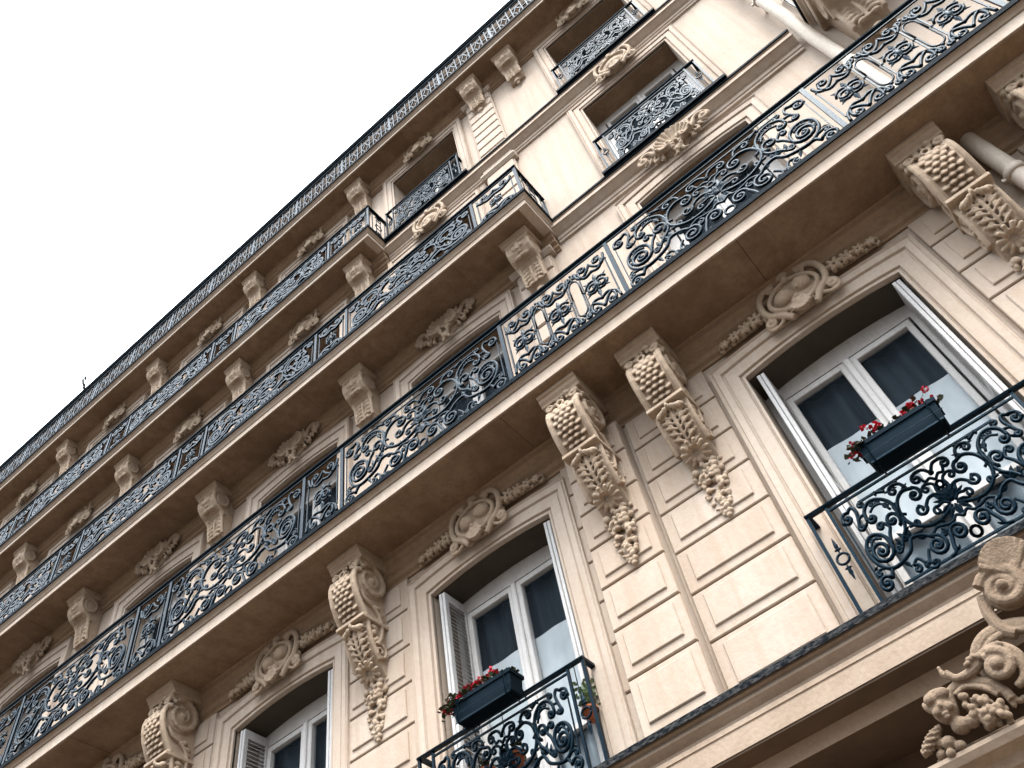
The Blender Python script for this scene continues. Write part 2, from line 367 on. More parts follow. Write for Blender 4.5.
def big_panel(hw, H, rm=.0125, ns=5):
    """symmetrical scroll panel, hw = half width; drawn in a 1.1 x 1.0 field"""
    sx, sz = hw/1.1, H; k = (sx+sz)/2
    mb = MB(); st = []; lv = []; balls = []
    def s_(p, r=1.0): st.append((p, r))
    # ring with inner scrolls
    s_(link([(.03,.44)], cat([(.10,.40),(.2,.37),(.33,.38),(.45,.46),(.50,.58),(.46,.72),(.36,.79),(.26,.77)],5)[0:], spiral(.27,.70,.075,110,1.2)), 1.0)
    s_(link(cat([(.03,.55),(.10,.60),(.18,.60),(.24,.55)],4), spiral(.30,.545,.062,190,1.2)), .9)
    s_(link(cat([(.03,.46),(.08,.50),(.14,.49)],4), spiral(.175,.455,.045,130,1.1,-1)), .8)
    s_(link(cat([(.04,.62),(.06,.70),(.12,.73)],4), spiral(.145,.685,.042,100,1.1,-1)), .8)
    # crest scrolls over the ring
    s_(link(cat([(.0,.80),(.06,.87),(.14,.88)],4), spiral(.16,.82,.055,90,1.2,-1)), .9)
    s_(link(cat([(.30,.80),(.33,.87),(.40,.895)],4), spiral(.43,.84,.05,100,1.1,-1)), .9)
    # double laced arch
    s_(link(spiral(.60,.60,.085,250,1.3,-1)[::-1], cat([(.52,.55),(.50,.66),(.53,.78),(.62,.86),(.72,.87),(.80,.81),(.82,.72)],5), spiral(.765,.715,.05,10,1.1,-1)), 1.0)
    s_(cat([(.555,.70),(.60,.79),(.68,.81),(.75,.775)],5), .7)
    for cx, cz, a in ((.575,.765,200),(.635,.835,120),(.70,.842,60)): s_(spiral(cx,cz,.030,a,1.2), .6)
    s_(link(cat([(.50,.58),(.54,.47),(.62,.40),(.66,.34)],4)), .9)
    # large C with its laced shoulder, sweeping down to the bottom centre
    s_(link(spiral(.86,.40,.115,200,1.7)[::-1], cat([(.745,.40),(.76,.50),(.83,.565),(.92,.56),(.985,.48),(.985,.36),(.93,.26),(.84,.21),(.74,.22)],5), ), 1.05)
    s_(cat([(.80,.50),(.87,.53),(.935,.47),(.94,.36)],5), .7)
    for cx, cz, a in ((.835,.535,150),(.905,.535,60),(.962,.47,0),(.965,.39,-40)): s_(spiral(cx,cz,.026,a,1.2), .6)
    s_(link(cat([(.74,.40),(.70,.50),(.66,.56),(.70,.62)],4), spiral(.735,.60,.042,150,1.1,-1)), .9)
    s_(link(cat([(.74,.22),(.62,.27),(.55,.36),(.44,.34),(.36,.27)],5), spiral(.37,.19,.10,100,1.7)), 1.0)
    s_(link(spiral(.13,.20,.085,20,1.5)[::-1], cat([(.215,.20),(.25,.12),(.27,.06),(.33,.045)],4)), 1.0)
    s_(link(cat([(.47,.20),(.52,.12),(.50,.06)],4), spiral(.47,.07,.03,0,1)), .8)
    s_(cat([(0,.30),(.06,.34),(.12,.30),(.2,.31),(.28,.33),(.36,.29)],4), .8)
    s_(circ(.0,.13,.05,12), .8)
    # corner scrolls
    s_(link(spiral(.99,.83,.07,120,1.3,-1)[::-1], cat([(.955,.89),(.90,.92),(.87,.86),(.90,.76),(.93,.70)],4), spiral(.90,.69,.035,0,1,-1)), .95)
    s_(link(spiral(.80,.90,.035,180,1,1)[::-1], cat([(.765,.90),(.80,.80),(.88,.78),(.93,.70)],4)), .8)
    s_(link(spiral(.99,.115,.08,160,1.5,-1)[::-1], cat([(.915,.14),(.88,.20),(.84,.21)],4)), .95)
    s_(link(spiral(.66,.10,.045,60,1.2,1)[::-1], cat([(.68,.14),(.62,.18),(.58,.14),(.56,.06)],4)), .8)
    s_(link(cat([(.45,.58),(.50,.62),(.52,.70)],3), spiral(.49,.70,.03,0,1.1)), .8)
    s_(link(cat([(.66,.34),(.70,.30),(.73,.31)],3), spiral(.70,.335,.03,0,1.1)), .8)
    s_(link(cat([(.25,.30),(.22,.27),(.235,.24)],3), spiral(.26,.255,.028,180,1.1)), .8)
    s_(link(cat([(.50,.46),(.43,.45),(.40,.42)],3), spiral(.415,.46,.03,240,1.1,-1)), .8)
    s_(cat([(.0,.72),(.05,.76),(.10,.75),(.13,.80)],4), .8); s_(circ(.0,.66,.035,10), .8)
    s_(link(cat([(.45,.06),(.50,.03),(.56,.06)],3), spiral(.555,.095,.03,-90,1.1)), .8)
    s_(link(cat([(.88,.21),(.93,.25),(1.0,.26)],3), spiral(1.0,.225,.03,90,1.1,-1)), .8)
    s_(link(cat([(.50,.88),(.56,.91),(.60,.93)],3)), .9)
    # leaves
    for q in ((.56,.36,60,.15,.028),(.56,.36,105,.12,.024),(.56,.36,20,.11,.022),(.66,.34,80,.12,.022),(.74,.23,250,.12,.02),(.36,.80,150,.10,.02),(.52,.86,170,.14,.02),(.46,.88,200,.09,.018),(.83,.72,-60,.09,.018),(.18,.33,60,.08,.02),(.28,.34,80,.09,.02),(.60,.92,190,.12,.016),
              (.50,.47,-20,.08,.02),(.42,.30,30,.08,.02),(.25,.06,130,.07,.018),(.98,.30,-30,.07,.016)): lv.append(q)
    for q in ((0.03,.50,80,.20,.034),(.03,.50,55,.17,.030),(.03,.49,28,.14,.026),(.02,.50,100,.16,.03),(.03,.46,-25,.14,.026),(.03,.44,-60,.15,.028),(.0,.44,-85,.15,.028)): lv.append(q)
    balls += [(.35,.905,.02),(.60,.905,.016),(.30,.58,.022),(.27,.70,.024),(.60,.60,.026),(.86,.40,.03),(.37,.19,.028),(.13,.20,.026),(.99,.83,.024),(.99,.115,.026),(0,.50,.045),(.0,.80,.03),(.735,.60,.018),(.765,.715,.018),(.90,.69,.02)]
    for sg in (1,-1):
        for p, r in st:
            mb.tube([(sg*a*sx, 0, b*sz) for a, b in p], rm*r, ns, flat=1.1)
        for x, z, a, L, w in lv:
            leaf2(mb, sg*x*sx, z*sz, a if sg > 0 else 180-a, L*k, w*k, 0, .014)
        for x, z, r in balls: mb.ell((sg*x*sx, 0, z*sz), (r*k,.014,r*k), nu=7, nv=4)
        # bar beside the post, with its ball
        mb.tube([(sg*1.045*sx,0,.20*sz),(sg*1.045*sx,0,.80*sz)], .007, 4); mb.ell((sg*1.045*sx,0,.81*sz), (.017,.017,.017), nu=7, nv=5)
    # slender upper and lower rails of the panel
    mb.tube([(-.80*sx,0,.925*sz),(.80*sx,0,.925*sz)], .0095, 4); mb.tube([(-.85*sx,0,.045*sz),(.85*sx,0,.045*sz)], .0095, 4)
    return mb
def rosette(mb, x, z, k=1.0):
    for sg in (1,-1):
        mb.tube([(x+a*k, 0, z+b*k) for a, b in circ(sg*.038,0,.055,10,90*sg+90-150,90*sg+90+170,.075)], .011*k, 5)
        mb.tube([(x+a*k, .006, z+b*k) for a, b in spiral(sg*.04,-.02,.05,90-sg*90+150*sg,1.1,-sg)], .011*k, 5)
        leaf2(mb, x+sg*.05*k, z+.05*k, 90-sg*50, .07*k, .014*k); leaf2(mb, x+sg*.05*k, z-.05*k, 270+sg*50, .07*k, .014*k)
    leaf2(mb, x, z+.05*k, 90, .10*k, .018*k, 0, .014); leaf2(mb, x, z-.05*k, 270, .12*k, .018*k, 0, .014)
    mb.ell((x,0,z), (.026*k,.022,.05*k), nu=8, nv=5)
def pier_panel(W, H, n, rm=.0085, ns=5):
    """n rosettes with arched pairs of bars between them"""
    mb = MB(); p = W/n; k = H
    for i in range(n):
        x = -W/2 + (i+.5)*p
        rosette(mb, x, .50*H, 1.3*k*min(1, p/.42))
        for sg in (1,-1):                                    # brackets above and below each rosette
            e = x + sg*p*.5
            for s2, zc in ((1,.90*k),(-1,.10*k)):
                q = [(x,zc-s2*.02*k),(x+sg*p*.10,zc-s2*.10*k),(x+sg*p*.24,zc-s2*.15*k),(x+sg*p*.36,zc-s2*.10*k),(x+sg*p*.40,zc)]
                mb.tube([(a,0,b) for a, b in cat(q,4)], rm, ns)
            mb.ell((x,0,.745*k),(.02*k,.016,.02*k),nu=7,nv=4); mb.ell((x,0,.255*k),(.02*k,.016,.02*k),nu=7,nv=4)
            q = [(x,.745*k),(x+sg*p*.16,.715*k),(x+sg*p*.27,.76*k),(x+sg*p*.30,.84*k),(x+sg*p*.26,.90*k)]
            mb.tube([(a,0,b) for a, b in link(cat(q,4), spiral(x+sg*p*.20,.865*k,.05*k,20 if sg>0 else 160,1.2,sg))], rm, ns)
            q = [(x,.255*k),(x+sg*p*.16,.285*k),(x+sg*p*.27,.24*k),(x+sg*p*.30,.16*k),(x+sg*p*.26,.10*k)]
            mb.tube([(a,0,b) for a, b in link(cat(q,4), spiral(x+sg*p*.20,.135*k,.05*k,-20 if sg>0 else 200,1.2,-sg))], rm, ns)
            last = (i == 0 and sg < 0) or (i == n-1 and sg > 0)
            if not last:
                mb.tube([(x+sg*p*.32,0,.20*k),(x+sg*p*.32,0,.80*k)], .0085, 4)
                mb.ell((x+sg*p*.32,0,.5*k), (.016,.014,.016), nu=6, nv=4); mb.ell((x+sg*p*.30,0,.79*k), (.017,.014,.017), nu=6, nv=4)
            else:
                mb.tube([(x+sg*p*.40,0,.2*k),(x+sg*p*.40,0,.78*k)], .0095, 4); mb.ell((x+sg*p*.40,0,.79*k), (.017,.015,.017), nu=6, nv=4)
        if i < n-1:                                          # arch between the pairs of bars
            c = x+p*.5; a = p*.13
            for zz, sg in ((.70*k,1),(.30*k,-1)):
                pts = [(c-a, .5*k)] + [(c+a*math.cos(t), zz+sg*.10*k*math.sin(t)) for t in [PI*(1-j/8) for j in range(9)]] + [(c+a,.5*k)]
                mb.tube([(u,0,w) for u, w in pts], .0100, 5)
                for d in (1,-1): mb.tube([(u,0,w) for u, w in spiral(c+d*p*.10, zz+sg*.17*k, .042*k, 90-sg*d*0+(-90 if d>0 else 90), 1.4, -sg*d)], rm*.9, ns)
                mb.ell((c,0,zz+sg*.115*k), (.02,.014,.018), nu=6, nv=4)
            mb.box(c-.012, c+.012, -.01, .01, .905*k, .925*k)
    return mb
def lattice_panel(W, H):
    """narrow repeating bars of the topmost balcony"""
    mb = MB(); n = max(1, round(W/.30)); p = W/n
    for i in range(n):
        x = -W/2 + (i+.5)*p
        for d in (-.05,.05): mb.tube([(x+d,0,0),(x+d,0,H)], .014, 4)
        mb.tube([(x-.05,0,H*.5),(x+.05,0,H*.5)], .016, 4); mb.ell((x,0,H*.5),(.03,.014,.03), nu=7, nv=4)
        for sg in (1,-1):
            for zz, s2 in ((.74*H,1),(.26*H,-1)):
                mb.tube([(a,0,b) for a, b in link(cat([(x+sg*.05,.5*H),(x+sg*.10,.5*H+s2*.06*H),(x+sg*.14,zz)],3), spiral(x+sg*.10,zz+s2*.03,.045,0 if sg>0 else 180,1.1,s2*sg))], .013, 4)
    return mb
def rails(x0, x1, H, v=0, top=.022):
    mb = MB()
    mb.prism([(v-.024,H-.012),(v+.024,H-.012),(v+.028,H),(v+.02,H+.014),(v-.02,H+.014),(v-.028,H)], x0, x1)
    mb.box(x0, x1, v-.008, v+.008, H-.055, H-.043)
    mb.box(x0, x1, v-.012, v+.012, .0, .026)
    return mb
def railing(parent, z0, H, v, posts, style, xend):
    """posts: list of (xa, xb, kind)"""
    cache = {}
    for xa, xb, kind in posts:
        w = round(xb-xa, 2); key = (w, kind)
        if key not in cache:
            h = H-.055-.026
            m = big_panel(w/2-.01, h, *((.0160,5) if z0 < 9 else (.0195,4))) if kind == 'big' else pier_panel(w-.03, h, kind, *((.0155,5) if z0 < 9 else (.0185,4))) if isinstance(kind, int) else lattice_panel(w, h)
            cache[key] = m.build('scroll_panel' if kind == 'big' else 'rosette_panel' if isinstance(kind, int) else 'lattice_panel', iron, parent, ((xa+xb)/2, v, z0+.026))
        else: inst(cache[key], ((xa+xb)/2, v, z0+.026), parent)
    edges = sorted({round(a,3) for a,_,_ in posts} | {round(b,3) for _,b,_ in posts})
    pm = MB(); pm.box(-.021,.021,-.012,.012,0,H-.045); pm.ell((0,0,.03),(.026,.02,.03),nu=8,nv=5)
    p0 = pm.build('post', iron, parent, (edges[0], v, z0))
    for e in edges[1:]: inst(p0, (e, v, z0), parent)
    rails(edges[0]-.02, xend, H, v).build('handrail', iron, parent, (0,0,z0))
# module boundaries: one wide scroll panel per window, rosettes in front of the piers
CB = [.11, -3.405, -6.165, -8.925, -11.68, -14.44, -17.2]
def modules(x_right, hw=1.095, first=0, ends=True):
    out = []
    for i, c in enumerate(CB[first:]):
        if c - hw < XL: break
        out.append((c-hw, c+hw, 'big'))
    out.sort(); gaps = []
    for (a,b,_),(c,d,_) in zip(out, out[1:]): gaps.append((b, c, 3 if c-b > 1 else 1))
    return out + gaps
mB = modules(4) + [(1.205, 2.60, 3), (2.60, 4.55, 'big')]
railing(bB, 6.50, 1.06, .675, mB, 'B', XR)
mC = modules(0, first=1) + [(-2.31, -1.60, 1)]
railing(bC, 9.65, .84, .63, mC, 'C', -1.575)
mD = [(c-1.095, c+1.095, 'big') for c in CB[2:] if c-1.095 > XL]
mD += [(b+1.095, a-1.095, 1) for a, b in zip(CB[2:], CB[3:]) if b-1.095 > XL] + [(-5.07, -4.2, 2)]
railing(bD, 12.62, .82, .48, mD, 'D', -4.175)
mE = [(-19.2+i*1.2, -18.0+i*1.2, 'lat') for i in range(19)]
railing(bE, 15.54, .88, .48, mE, 'E', XR)
def side_rail(parent, x, v0, v1, z0, H):                     # return of a balcony, running back to the wall
    m = MB(); L = v1-v0
    m.box(x-.025, x+.025, v0, v1, z0+H-.012, z0+H+.014); m.box(x-.008, x+.008, v0, v1, z0+H-.055, z0+H-.043); m.box(x-.012, x+.012, v0, v1, z0, z0+.026)
    m.box(x-.012, x+.012, v0+.01, v0+.03, z0, z0+H)
    for q in range(1, 5):
        vv = v0 + L*q/5; m.tube([(x, vv, z0),(x, vv, z0+H-.05)], .008, 4)
    pts = circ(0,0,.07,12)
    m.tube([(x, (v0+v1)/2+a, z0+H*.5+b) for a, b in pts], .008, 4)
    for zc in (.2,.8): m.tube([(x, (v0+v1)/2+a, z0+H*zc+b) for a, b in spiral(0,0,.08,0,1.5)], .008, 4)
    return m.build('side_railing', iron, parent)
side_rail(bC, -1.60, .02, .63, 9.65, .84); side_rail(bD, -4.2, .02, .48, 12.62, .82); side_rail(bN, 2.05, .02, .70, 9.74, .86)
m = pier_panel(2.5, .78, 5); m.build('rosette_panel', iron, bN, (3.32,.70,9.766)); rails(2.03, XR, .86, .70).build('handrail', iron, bN, (0,0,9.74))
# small window railings
def window_rail(x, z0, H, v, hw, rm=.0095, fine=6):
    r = MB(); h = H-.04
    r.prism([(v-.02,z0+H-.012),(v+.02,z0+H-.012),(v+.024,z0+H),(v+.014,z0+H+.012),(v-.014,z0+H+.012),(v-.024,z0+H)], -hw, hw)
    for sg in (1,-1):
        a, b = sorted((sg*hw, sg*(hw-.04)))
        r.box(a, b, .0, v-.015, z0+H-.012, z0+H+.012)
        r.box(sg*(hw-.012)-.011, sg*(hw-.012)+.011, v-.011, v+.011, z0, z0+H)
        r.box(sg*(hw-.012)-.009, sg*(hw-.012)+.009, .03, .045, z0, z0+H) if v > .3 else None
        r.box(sg*(hw-.15)-.010, sg*(hw-.15)+.010, v-.010, v+.010, z0, z0+H-.012)
        cx = sg*(hw-.081)
        r.tube([(cx+a_,v,z0+H*.50+b_) for a_,b_ in circ(0,0,.040,14)], .009, 5, closed=False)
        for s2 in (1,-1):
            leaf2(r, cx, z0+H*.5+s2*.045, 90*s2, .13, .014, v, .012); r.ell((cx,v,z0+H*.5+s2*.075),(.026,.010,.009),nu=7,nv=4)
    r.box(-hw+.15, hw-.15, v-.009, v+.009, z0+H-.055, z0+H-.043)
    r.box(-hw, hw, v-.010, v+.010, z0+.0, z0+.018)
    o = r.build('window_railing', iron, B, (x,0,1.6))
    p = big_panel(hw-.165, H-.075, rm, fine)
    p.build('scroll_panel', iron, o, (0, v, z0+.018))
    return o
wrA = [window_rail(WX[0]-.02, 3.09, .82, .185, .80, .0132), window_rail(WX[1]-.03, 3.09, .82, .185, .80, .0132), window_rail(WX[2], 3.09, .82, .185, .80, .0132)]
def copy_rail(src, x):
    c = src.copy(); C.objects.link(c); c.location.x = x
    for ch in [k for k in C.objects if k.parent == src]: d = ch.copy(); C.objects.link(d); d.parent = c
wC = window_rail(WX[0]-.02, 9.68, .86, .17, .76, .0135, 4)
wD = window_rail(WX[0]-.02, 12.64, .82, .17, .76, .0135, 4); copy_rail(wD, WX[1]-.02)
# ------------------------------------------------------------------ windows
def surround(x, z0, z1, r, w, deep=True):
    """moulded stone architrave: a profile swept up, over the bowed lintel and down"""
    m = MB()
    prof = [(0,-.02),(0,.022),(.020,.028),(.028,.016),(.034,.016),(.040,.040),(w*.55,.046),(w*.58,.036),(w*.62,.036),(w*.66,.058),(w*.86,.066),(w*.90,.052),(w*.94,.052),(w,.07),(w+.004,-.01)]
    inner = [(-HW,z0)] + arch(0, z1, r, 10) + [(HW,z0)]
    def off(d):
        return [(-HW-d,z0)] + [(xx*(HW+d)/HW, zz+d) for xx, zz in arch(0, z1, r, 10)] + [(HW+d,z0)]
    rows = [[(a, v, b) for a, b in off(d)] for d, v in prof]
    n = len(rows[0]); vs = [p for q in rows for p in q]
    m.add(vs, [(i*n+k, i*n+k+1, (i+1)*n+k+1, (i+1)*n+k) for i in range(len(rows)-1) for k in range(n-1)])
    return m
def window(kind, first):
    z0, z1 = FL[kind]; r = rise(kind); vg = -.36
    root = MB()                                               # frame
    f = .055; H = z1-z0; cx = 0
    root.box(-HW, -HW+.12, -TW+.01, vg+.045, z0, z1+r); root.box(HW-.12, HW, -TW+.01, vg+.045, z0, z1+r); root.box(-HW+.12, HW-.12, -TW+.012, vg+.045, z1-.12, z1+r)
    root.block(-HW+.14, -HW+.19, vg, vg+.06, z0+.06, z1-.14, .006); root.block(HW-.19, HW-.14, vg, vg+.06, z0+.06, z1-.14, .006)
    root.block(-HW+.14, HW-.14, vg-.002, vg+.058, z1-.20, z1-.14, .006)
    root.box(-HW+.12, HW-.12, vg-.01, vg+.056, z0, z0+.10)
    root.block(-.075, .075, vg-.004, vg+.062, z0+.05, z1-.16, .008); root.block(-.028, .028, vg+.05, vg+.085, z0+.05, z1-.15, .01)
    if kind == 'A': root.block(-HW+.19, -.075, vg+.002, vg+.05, 3.78, 3.83, .005); root.block(.075, HW-.19, vg+.002, vg+.05, 3.78, 3.83, .005)
    o = root.build('window', paint, B)
    for a, b in ((-HW+.185, -.07), (.07, HW-.185)):
        g = MB(); g.box(a, b, vg+.012, vg+.018, z0+.09, z1-.19); g.build('pane', glass, o)
    cm = MB(); n = 60                                         # curtain with folds
    pts = [(-HW+.13 + (2*HW-.26)*i/n, vg-.10 - .030*math.sin(i*.62+.8*math.sin(i*.23)) ) for i in range(n+1)]
    cm.add([(a,b,z0+.08) for a,b in pts] + [(a,b,z1-.15) for a,b in pts], [(i,i+1,n+2+i,n+1+i) for i in range(n)], True)
    cm.build('curtain', curt, o)
    if kind == 'A': lc = MB(); lc.add([(a,b+.055,z0+.08) for a,b in pts] + [(a,b+.055,3.80) for a,b in pts], [(i,i+1,n+2+i,n+1+i) for i in range(n)], True); lc.build('sheer_curtain', sheer, o)
    lp = arch(0, z1, r, 10, HW-.002); lm = MB()
    for (xa,za),(xb,zb) in zip(lp, lp[1:]): lm.add([(xa,-.03,za-.004),(xb,-.03,zb-.004),(xb,vg+.05,zb-.004),(xa,vg+.05,za-.004)], [(0,1,2,3)])
    lm.build('lintel_underside', lintel_m if kind == 'A' else soffit_m, o)  # added dark sheet that paints reveal shade under the lintel
    if kind == 'A':
        bl = MB()
        for a, b in ((-HW+.18, -.06), (.06, HW-.18)):
            q = [(a+(b-a)*i/10, vg-.014-.006*math.sin(i*.9+a*5)) for i in range(11)]
            bl.add([(u,w,3.80) for u,w in q] + [(u,w,4.79) for u,w in q], [(i,i+1,12+i,11+i) for i in range(10)], True)
        bl.build('blind', blind, o)
    return o
shutter_cache = {}
def shutter(parent, side):
    """folded louvred leaves standing against the jamb"""
    z0, z1 = FL['A']; z1 -= .04; z0 += .02
    x0 = (-HW+.075) if side < 0 else (HW-.015-.075); m = MB()
    for k, dx in ((0,0),(1,.034)):
        a, b = x0+dx, x0+dx+.030
        v0, v1 = -.33, .0 - .004*k
        m.block(a, b, v1-.05, v1, z0, z1, .004); m.block(a, b, v0, v0+.05, z0, z1, .004)
        for zz in (z0, z0+1.12, z1-.09): m.box(a+.001, b-.001, v0+.05, v1-.05, zz, zz+.09)
        n = 26
        for j, (za, zb) in enumerate(((z0+.09, z0+1.12),(z0+1.21, z1-.09))):
            for i in range(n):
                z = za + (zb-za)*(i+.5)/n
                m.add([(a+.003,v0+.05,z+.012),(a+.003,v1-.05,z+.012),(b-.003,v1-.05,z-.012),(b-.003,v0+.05,z-.012),(a+.003,v0+.05,z+.007),(a+.003,v1-.05,z+.007),(b-.003,v1-.05,z-.017),(b-.003,v0+.05,z-.017)],
                      [(0,1,2,3),(7,6,5,4),(0,4,5,1),(2,6,7,3)])
    o = m.build('shutter', shut, parent)
    h = MB()
    for zz in (z0+.3, z0+1.2, z1-.3):
        h.box(x0+.008, x0+.058, .001, .005, zz-.05, zz+.05)
        for q in (-.03,.03): h.ell((x0+.033,.006,zz+q),(.006,.004,.006),nu=6,nv=4)
    return o
firsts = {}
for kind in FL:
    sm = surround(0, FL[kind][0], FL[kind][1], rise(kind), .245 if kind in 'AB' else .20)
    so = None
    for i, x in enumerate(WX):
        if kind == 'A' and i > 4: continue
        if so is None: so = bobj(sm, 'window_surround', stone, loc=(x,0,0), recalc=False)
        else: into(so, (x,0,0))
        if i == 0:
            w = window(kind, True); put(w, (x,0,0)); firsts[kind] = w
            if kind == 'A': shutter(w, -1); shutter(w, 1)
        else:
            c = w.copy(); C.objects.link(c); c.location.x = x
            for ch in [k for k in C.objects if k.parent == w]: d = ch.copy(); C.objects.link(d); d.parent = c
# ------------------------------------------------------------------ carved stone
def scroll3(mb, cx, v, cz, R, a0, turns, d, r0, r1, n=None):
    p = spiral(cx, cz, R, a0, turns, d); k = len(p)
    mb.tube([(a, v + .02*(i/k), b) for i, (a, b) in enumerate(p)], [r0+(r1-r0)*i/k for i in range(k)], 7)
    mb.ell((cx, v+.02, cz), (r0*1.1,)*3, nu=8, nv=6)
def big_corbel():
    m = MB(); rnd = random.Random(3)
    # abacus
    m.prism([(0,-.005),(.50,-.005),(.50,-.05),(.475,-.06),(.47,-.085),(.445,-.11),(.44,-.135),(0,-.135)], -.205, .205)
    prof = [(0,-.13),(.37,-.13),(.375,-.235),(.43,-.255),(.475,-.31),(.492,-.38),(.485,-.46),(.455,-.56),(.405,-.66),(.36,-.73),(.34,-.76)]
    low = [(.28,-.80),(.30,-.88),(.275,-.98),(.215,-1.09),(.145,-1.17),(.09,-1.24),(.05,-1.30),(0,-1.32)]
    m.prism(prof + low, -.128, .128)
    m.ell((0,.285,-.46), (.125,.215,.235), (-.12,0,0), 20, 14)
    m.box(-.172, .172, .0, .395, -.800, -.762)
    # rims along both edges of the drum and of the lower part
    for sg in (1,-1):
        m.tube([(sg*.150, a-.006, b) for a, b in prof[3:]], .027, 8)
        m.tube([(sg*.120, a+.004, b) for a, b in prof[2:-1]], .009, 6)
        m.tube([(sg*.140, a, b) for a, b in [(.30,-.80),(.285,-.90),(.25,-1.0),(.20,-1.10),(.16,-1.16)]], .022, 8)
        # side volutes
        sp = spiral(.265, -.335, .190, 60, 1.9, 1, .12)
        m.tube([(sg*.158, a, b) for a, b in sp], [.034-.016*i/len(sp) for i in range(len(sp))], 8)
        m.ell((sg*.165,.265,-.335), (.035,.04,.04))
        m.ell((sg*.14,.26,-.335), (.022,.18,.18), nu=16, nv=8)
        m.tube([(sg*.150,a,b) for a,b in cat([(.40,-.50),(.34,-.58),(.24,-.62),(.16,-.70),(.13,-.82),(.15,-.94),(.20,-1.02)],4)], .020, 7)
        sp = spiral(.155, -1.08, .085, 60, 1.5, 1, .15)
        m.tube([(sg*.150, a, b) for a, b in sp], [.020-.008*i/len(sp) for i in range(len(sp))], 7)
        for q in range(7): m.ell((sg*.142,.18-.05*math.sin(q),-.60-.06*q), (.022,.045,.028), (rnd.uniform(-.8,.8),0,0))
    # scales on the drum
    def on(t):                                               # t from 0 (z -.26) to 1 (z -.75)
        z = -.33 - .43*t
        for (a,b),(c,d) in zip(prof, prof[1:]):
            if d <= z <= b: return a + (c-a)*(z-b)/(d-b), z
        return prof[-1]
    for r in range(9):
        v, z = on(.03+r*.108)
        for k in range(5):
            x = -.12 + .060*k + (.030 if r % 2 else 0)
            if abs(x) > .112: continue
            m.ell((x, v+.003+.020*(1-(x/.12)**2), z), (.0310,.0150,.0400), (.36,0,0), 12, 8)
    # flowers and leaf curls under the abacus
    for k in range(44):
        x = rnd.uniform(-.18,.18); s = rnd.uniform(.017,.036)
        m.ell((x, rnd.uniform(.38,.455), rnd.uniform(-.275,-.145)), (s, s*.8, s*.8), (rnd.random()*3,rnd.random()*3,0), 8, 6)
    for x, v, z in ((0,.485,-.275),(-.125,.455,-.215),(.125,.455,-.215)):
        m.tube([(x+.032*math.cos(t), v, z+.032*math.sin(t)) for t in [i*PI/5 for i in range(11)]], .013, 6)
    # acanthus leaf
    def lowv(z):
        for (a,b),(c,d) in zip(low, low[1:]):
            if d <= z <= b: return a + (c-a)*(z-b)/(d-b)
        return .3 if z > -.8 else .02
    m.tube([(0, lowv(z)+.035, z) for z in (-.84,-.92,-1.0,-1.08,-1.15)], [.020,.018,.016,.014,.012], 8)
    for sg in (1,-1):
        m.tube([(sg*x, lowv(z)+.03, z) for x, z in ((.02,-.86),(.045,-.95),(.05,-1.04),(.035,-1.14))], .010, 6)
        for j in range(7):                                   # lobed blades curling off the midrib
            z = -.845 - .050*j; w = .105*(1-.045*j); rr = rnd.uniform(.9,1.15)
            m.tube([(sg*.015, lowv(z)+.022, z-.035), (sg*w*.55, lowv(z)+.034, z-.012), (sg*w, lowv(z)+.026, z+.018*rr)], [.008,.014,.019], 7)
            m.ell((sg*(w+.012), lowv(z)+.016, z+.030), (.016,.020,.013), (0,sg*.5,0), 8, 6)
            m.ell((sg*w*.62, lowv(z)+.044, z+.012), (.024,.010,.008), (0,-sg*.7,0), 8, 6)
    for k in range(7):                                       # its curled tip
        a = (k-3)*.40
        m.ell((.105*math.sin(a), .345+.022*math.cos(a), -.845-.010*abs(k-3)+.012*math.cos(k*2.1)), (.022,.040,.024), (.5,0,a), 10, 6)
    # open flower under the leaf, facing down and out
    e1 = Vector((1,0,0)); e2 = Vector((0,.80,.60)); c0 = Vector((0,.165,-1.225))
    for k in range(11):
        a = 2*PI*k/11; q = c0 + e1*.066*math.cos(a) + e2*.066*math.sin(a)
        p0 = c0 + e1*.028*math.cos(a) + e2*.028*math.sin(a) + Vector((0,-.012,.015)); p1 = c0 + e1*.104*math.cos(a) + e2*.104*math.sin(a)
        m.tube([p0, q, p1], [.009,.018,.018], 7); m.ell(p1, (.019,.017,.017), nu=8, nv=6)
    m.ell((0,.07,-1.22), (.07,.07,.07))
    # drop of fruit and flowers
    for k in range(84):
        t = rnd.random(); z = -1.30 - .54*t; w = .125*(1-t)**.55 + .014
        x = rnd.uniform(-w, w); s = rnd.uniform(.019,.038)*(1-.35*t)
        m.ell((x, .045 + rnd.uniform(0,.075)*(1-t)*(1-abs(x)/w*.5) + .012, z), (s, s*.9, s*rnd.uniform(.5,1.2)), (rnd.random()*3,rnd.random()*3,0), 8, 6)
    for x, z, s in ((.0,-1.42,.045),(.03,-1.60,.035)):
        for k in range(6):
            a = k*PI/3; m.ell((x+s*.8*math.cos(a), .11-.05*(z<-1.5), z+s*.8*math.sin(a)), (s*.5,s*.35,s*.36), (0,-a,0), 8, 6)
    for k in range(7):                                       # stray leaves around the drop
        a = rnd.uniform(0,6.3); m.tube([(0,.04,-1.45),(.12*math.cos(a),.03,-1.45+.14*math.sin(a))], [.016,.004], 5)
    m.box(-.10,.10,0,.03,-1.36,-1.2)
    return m
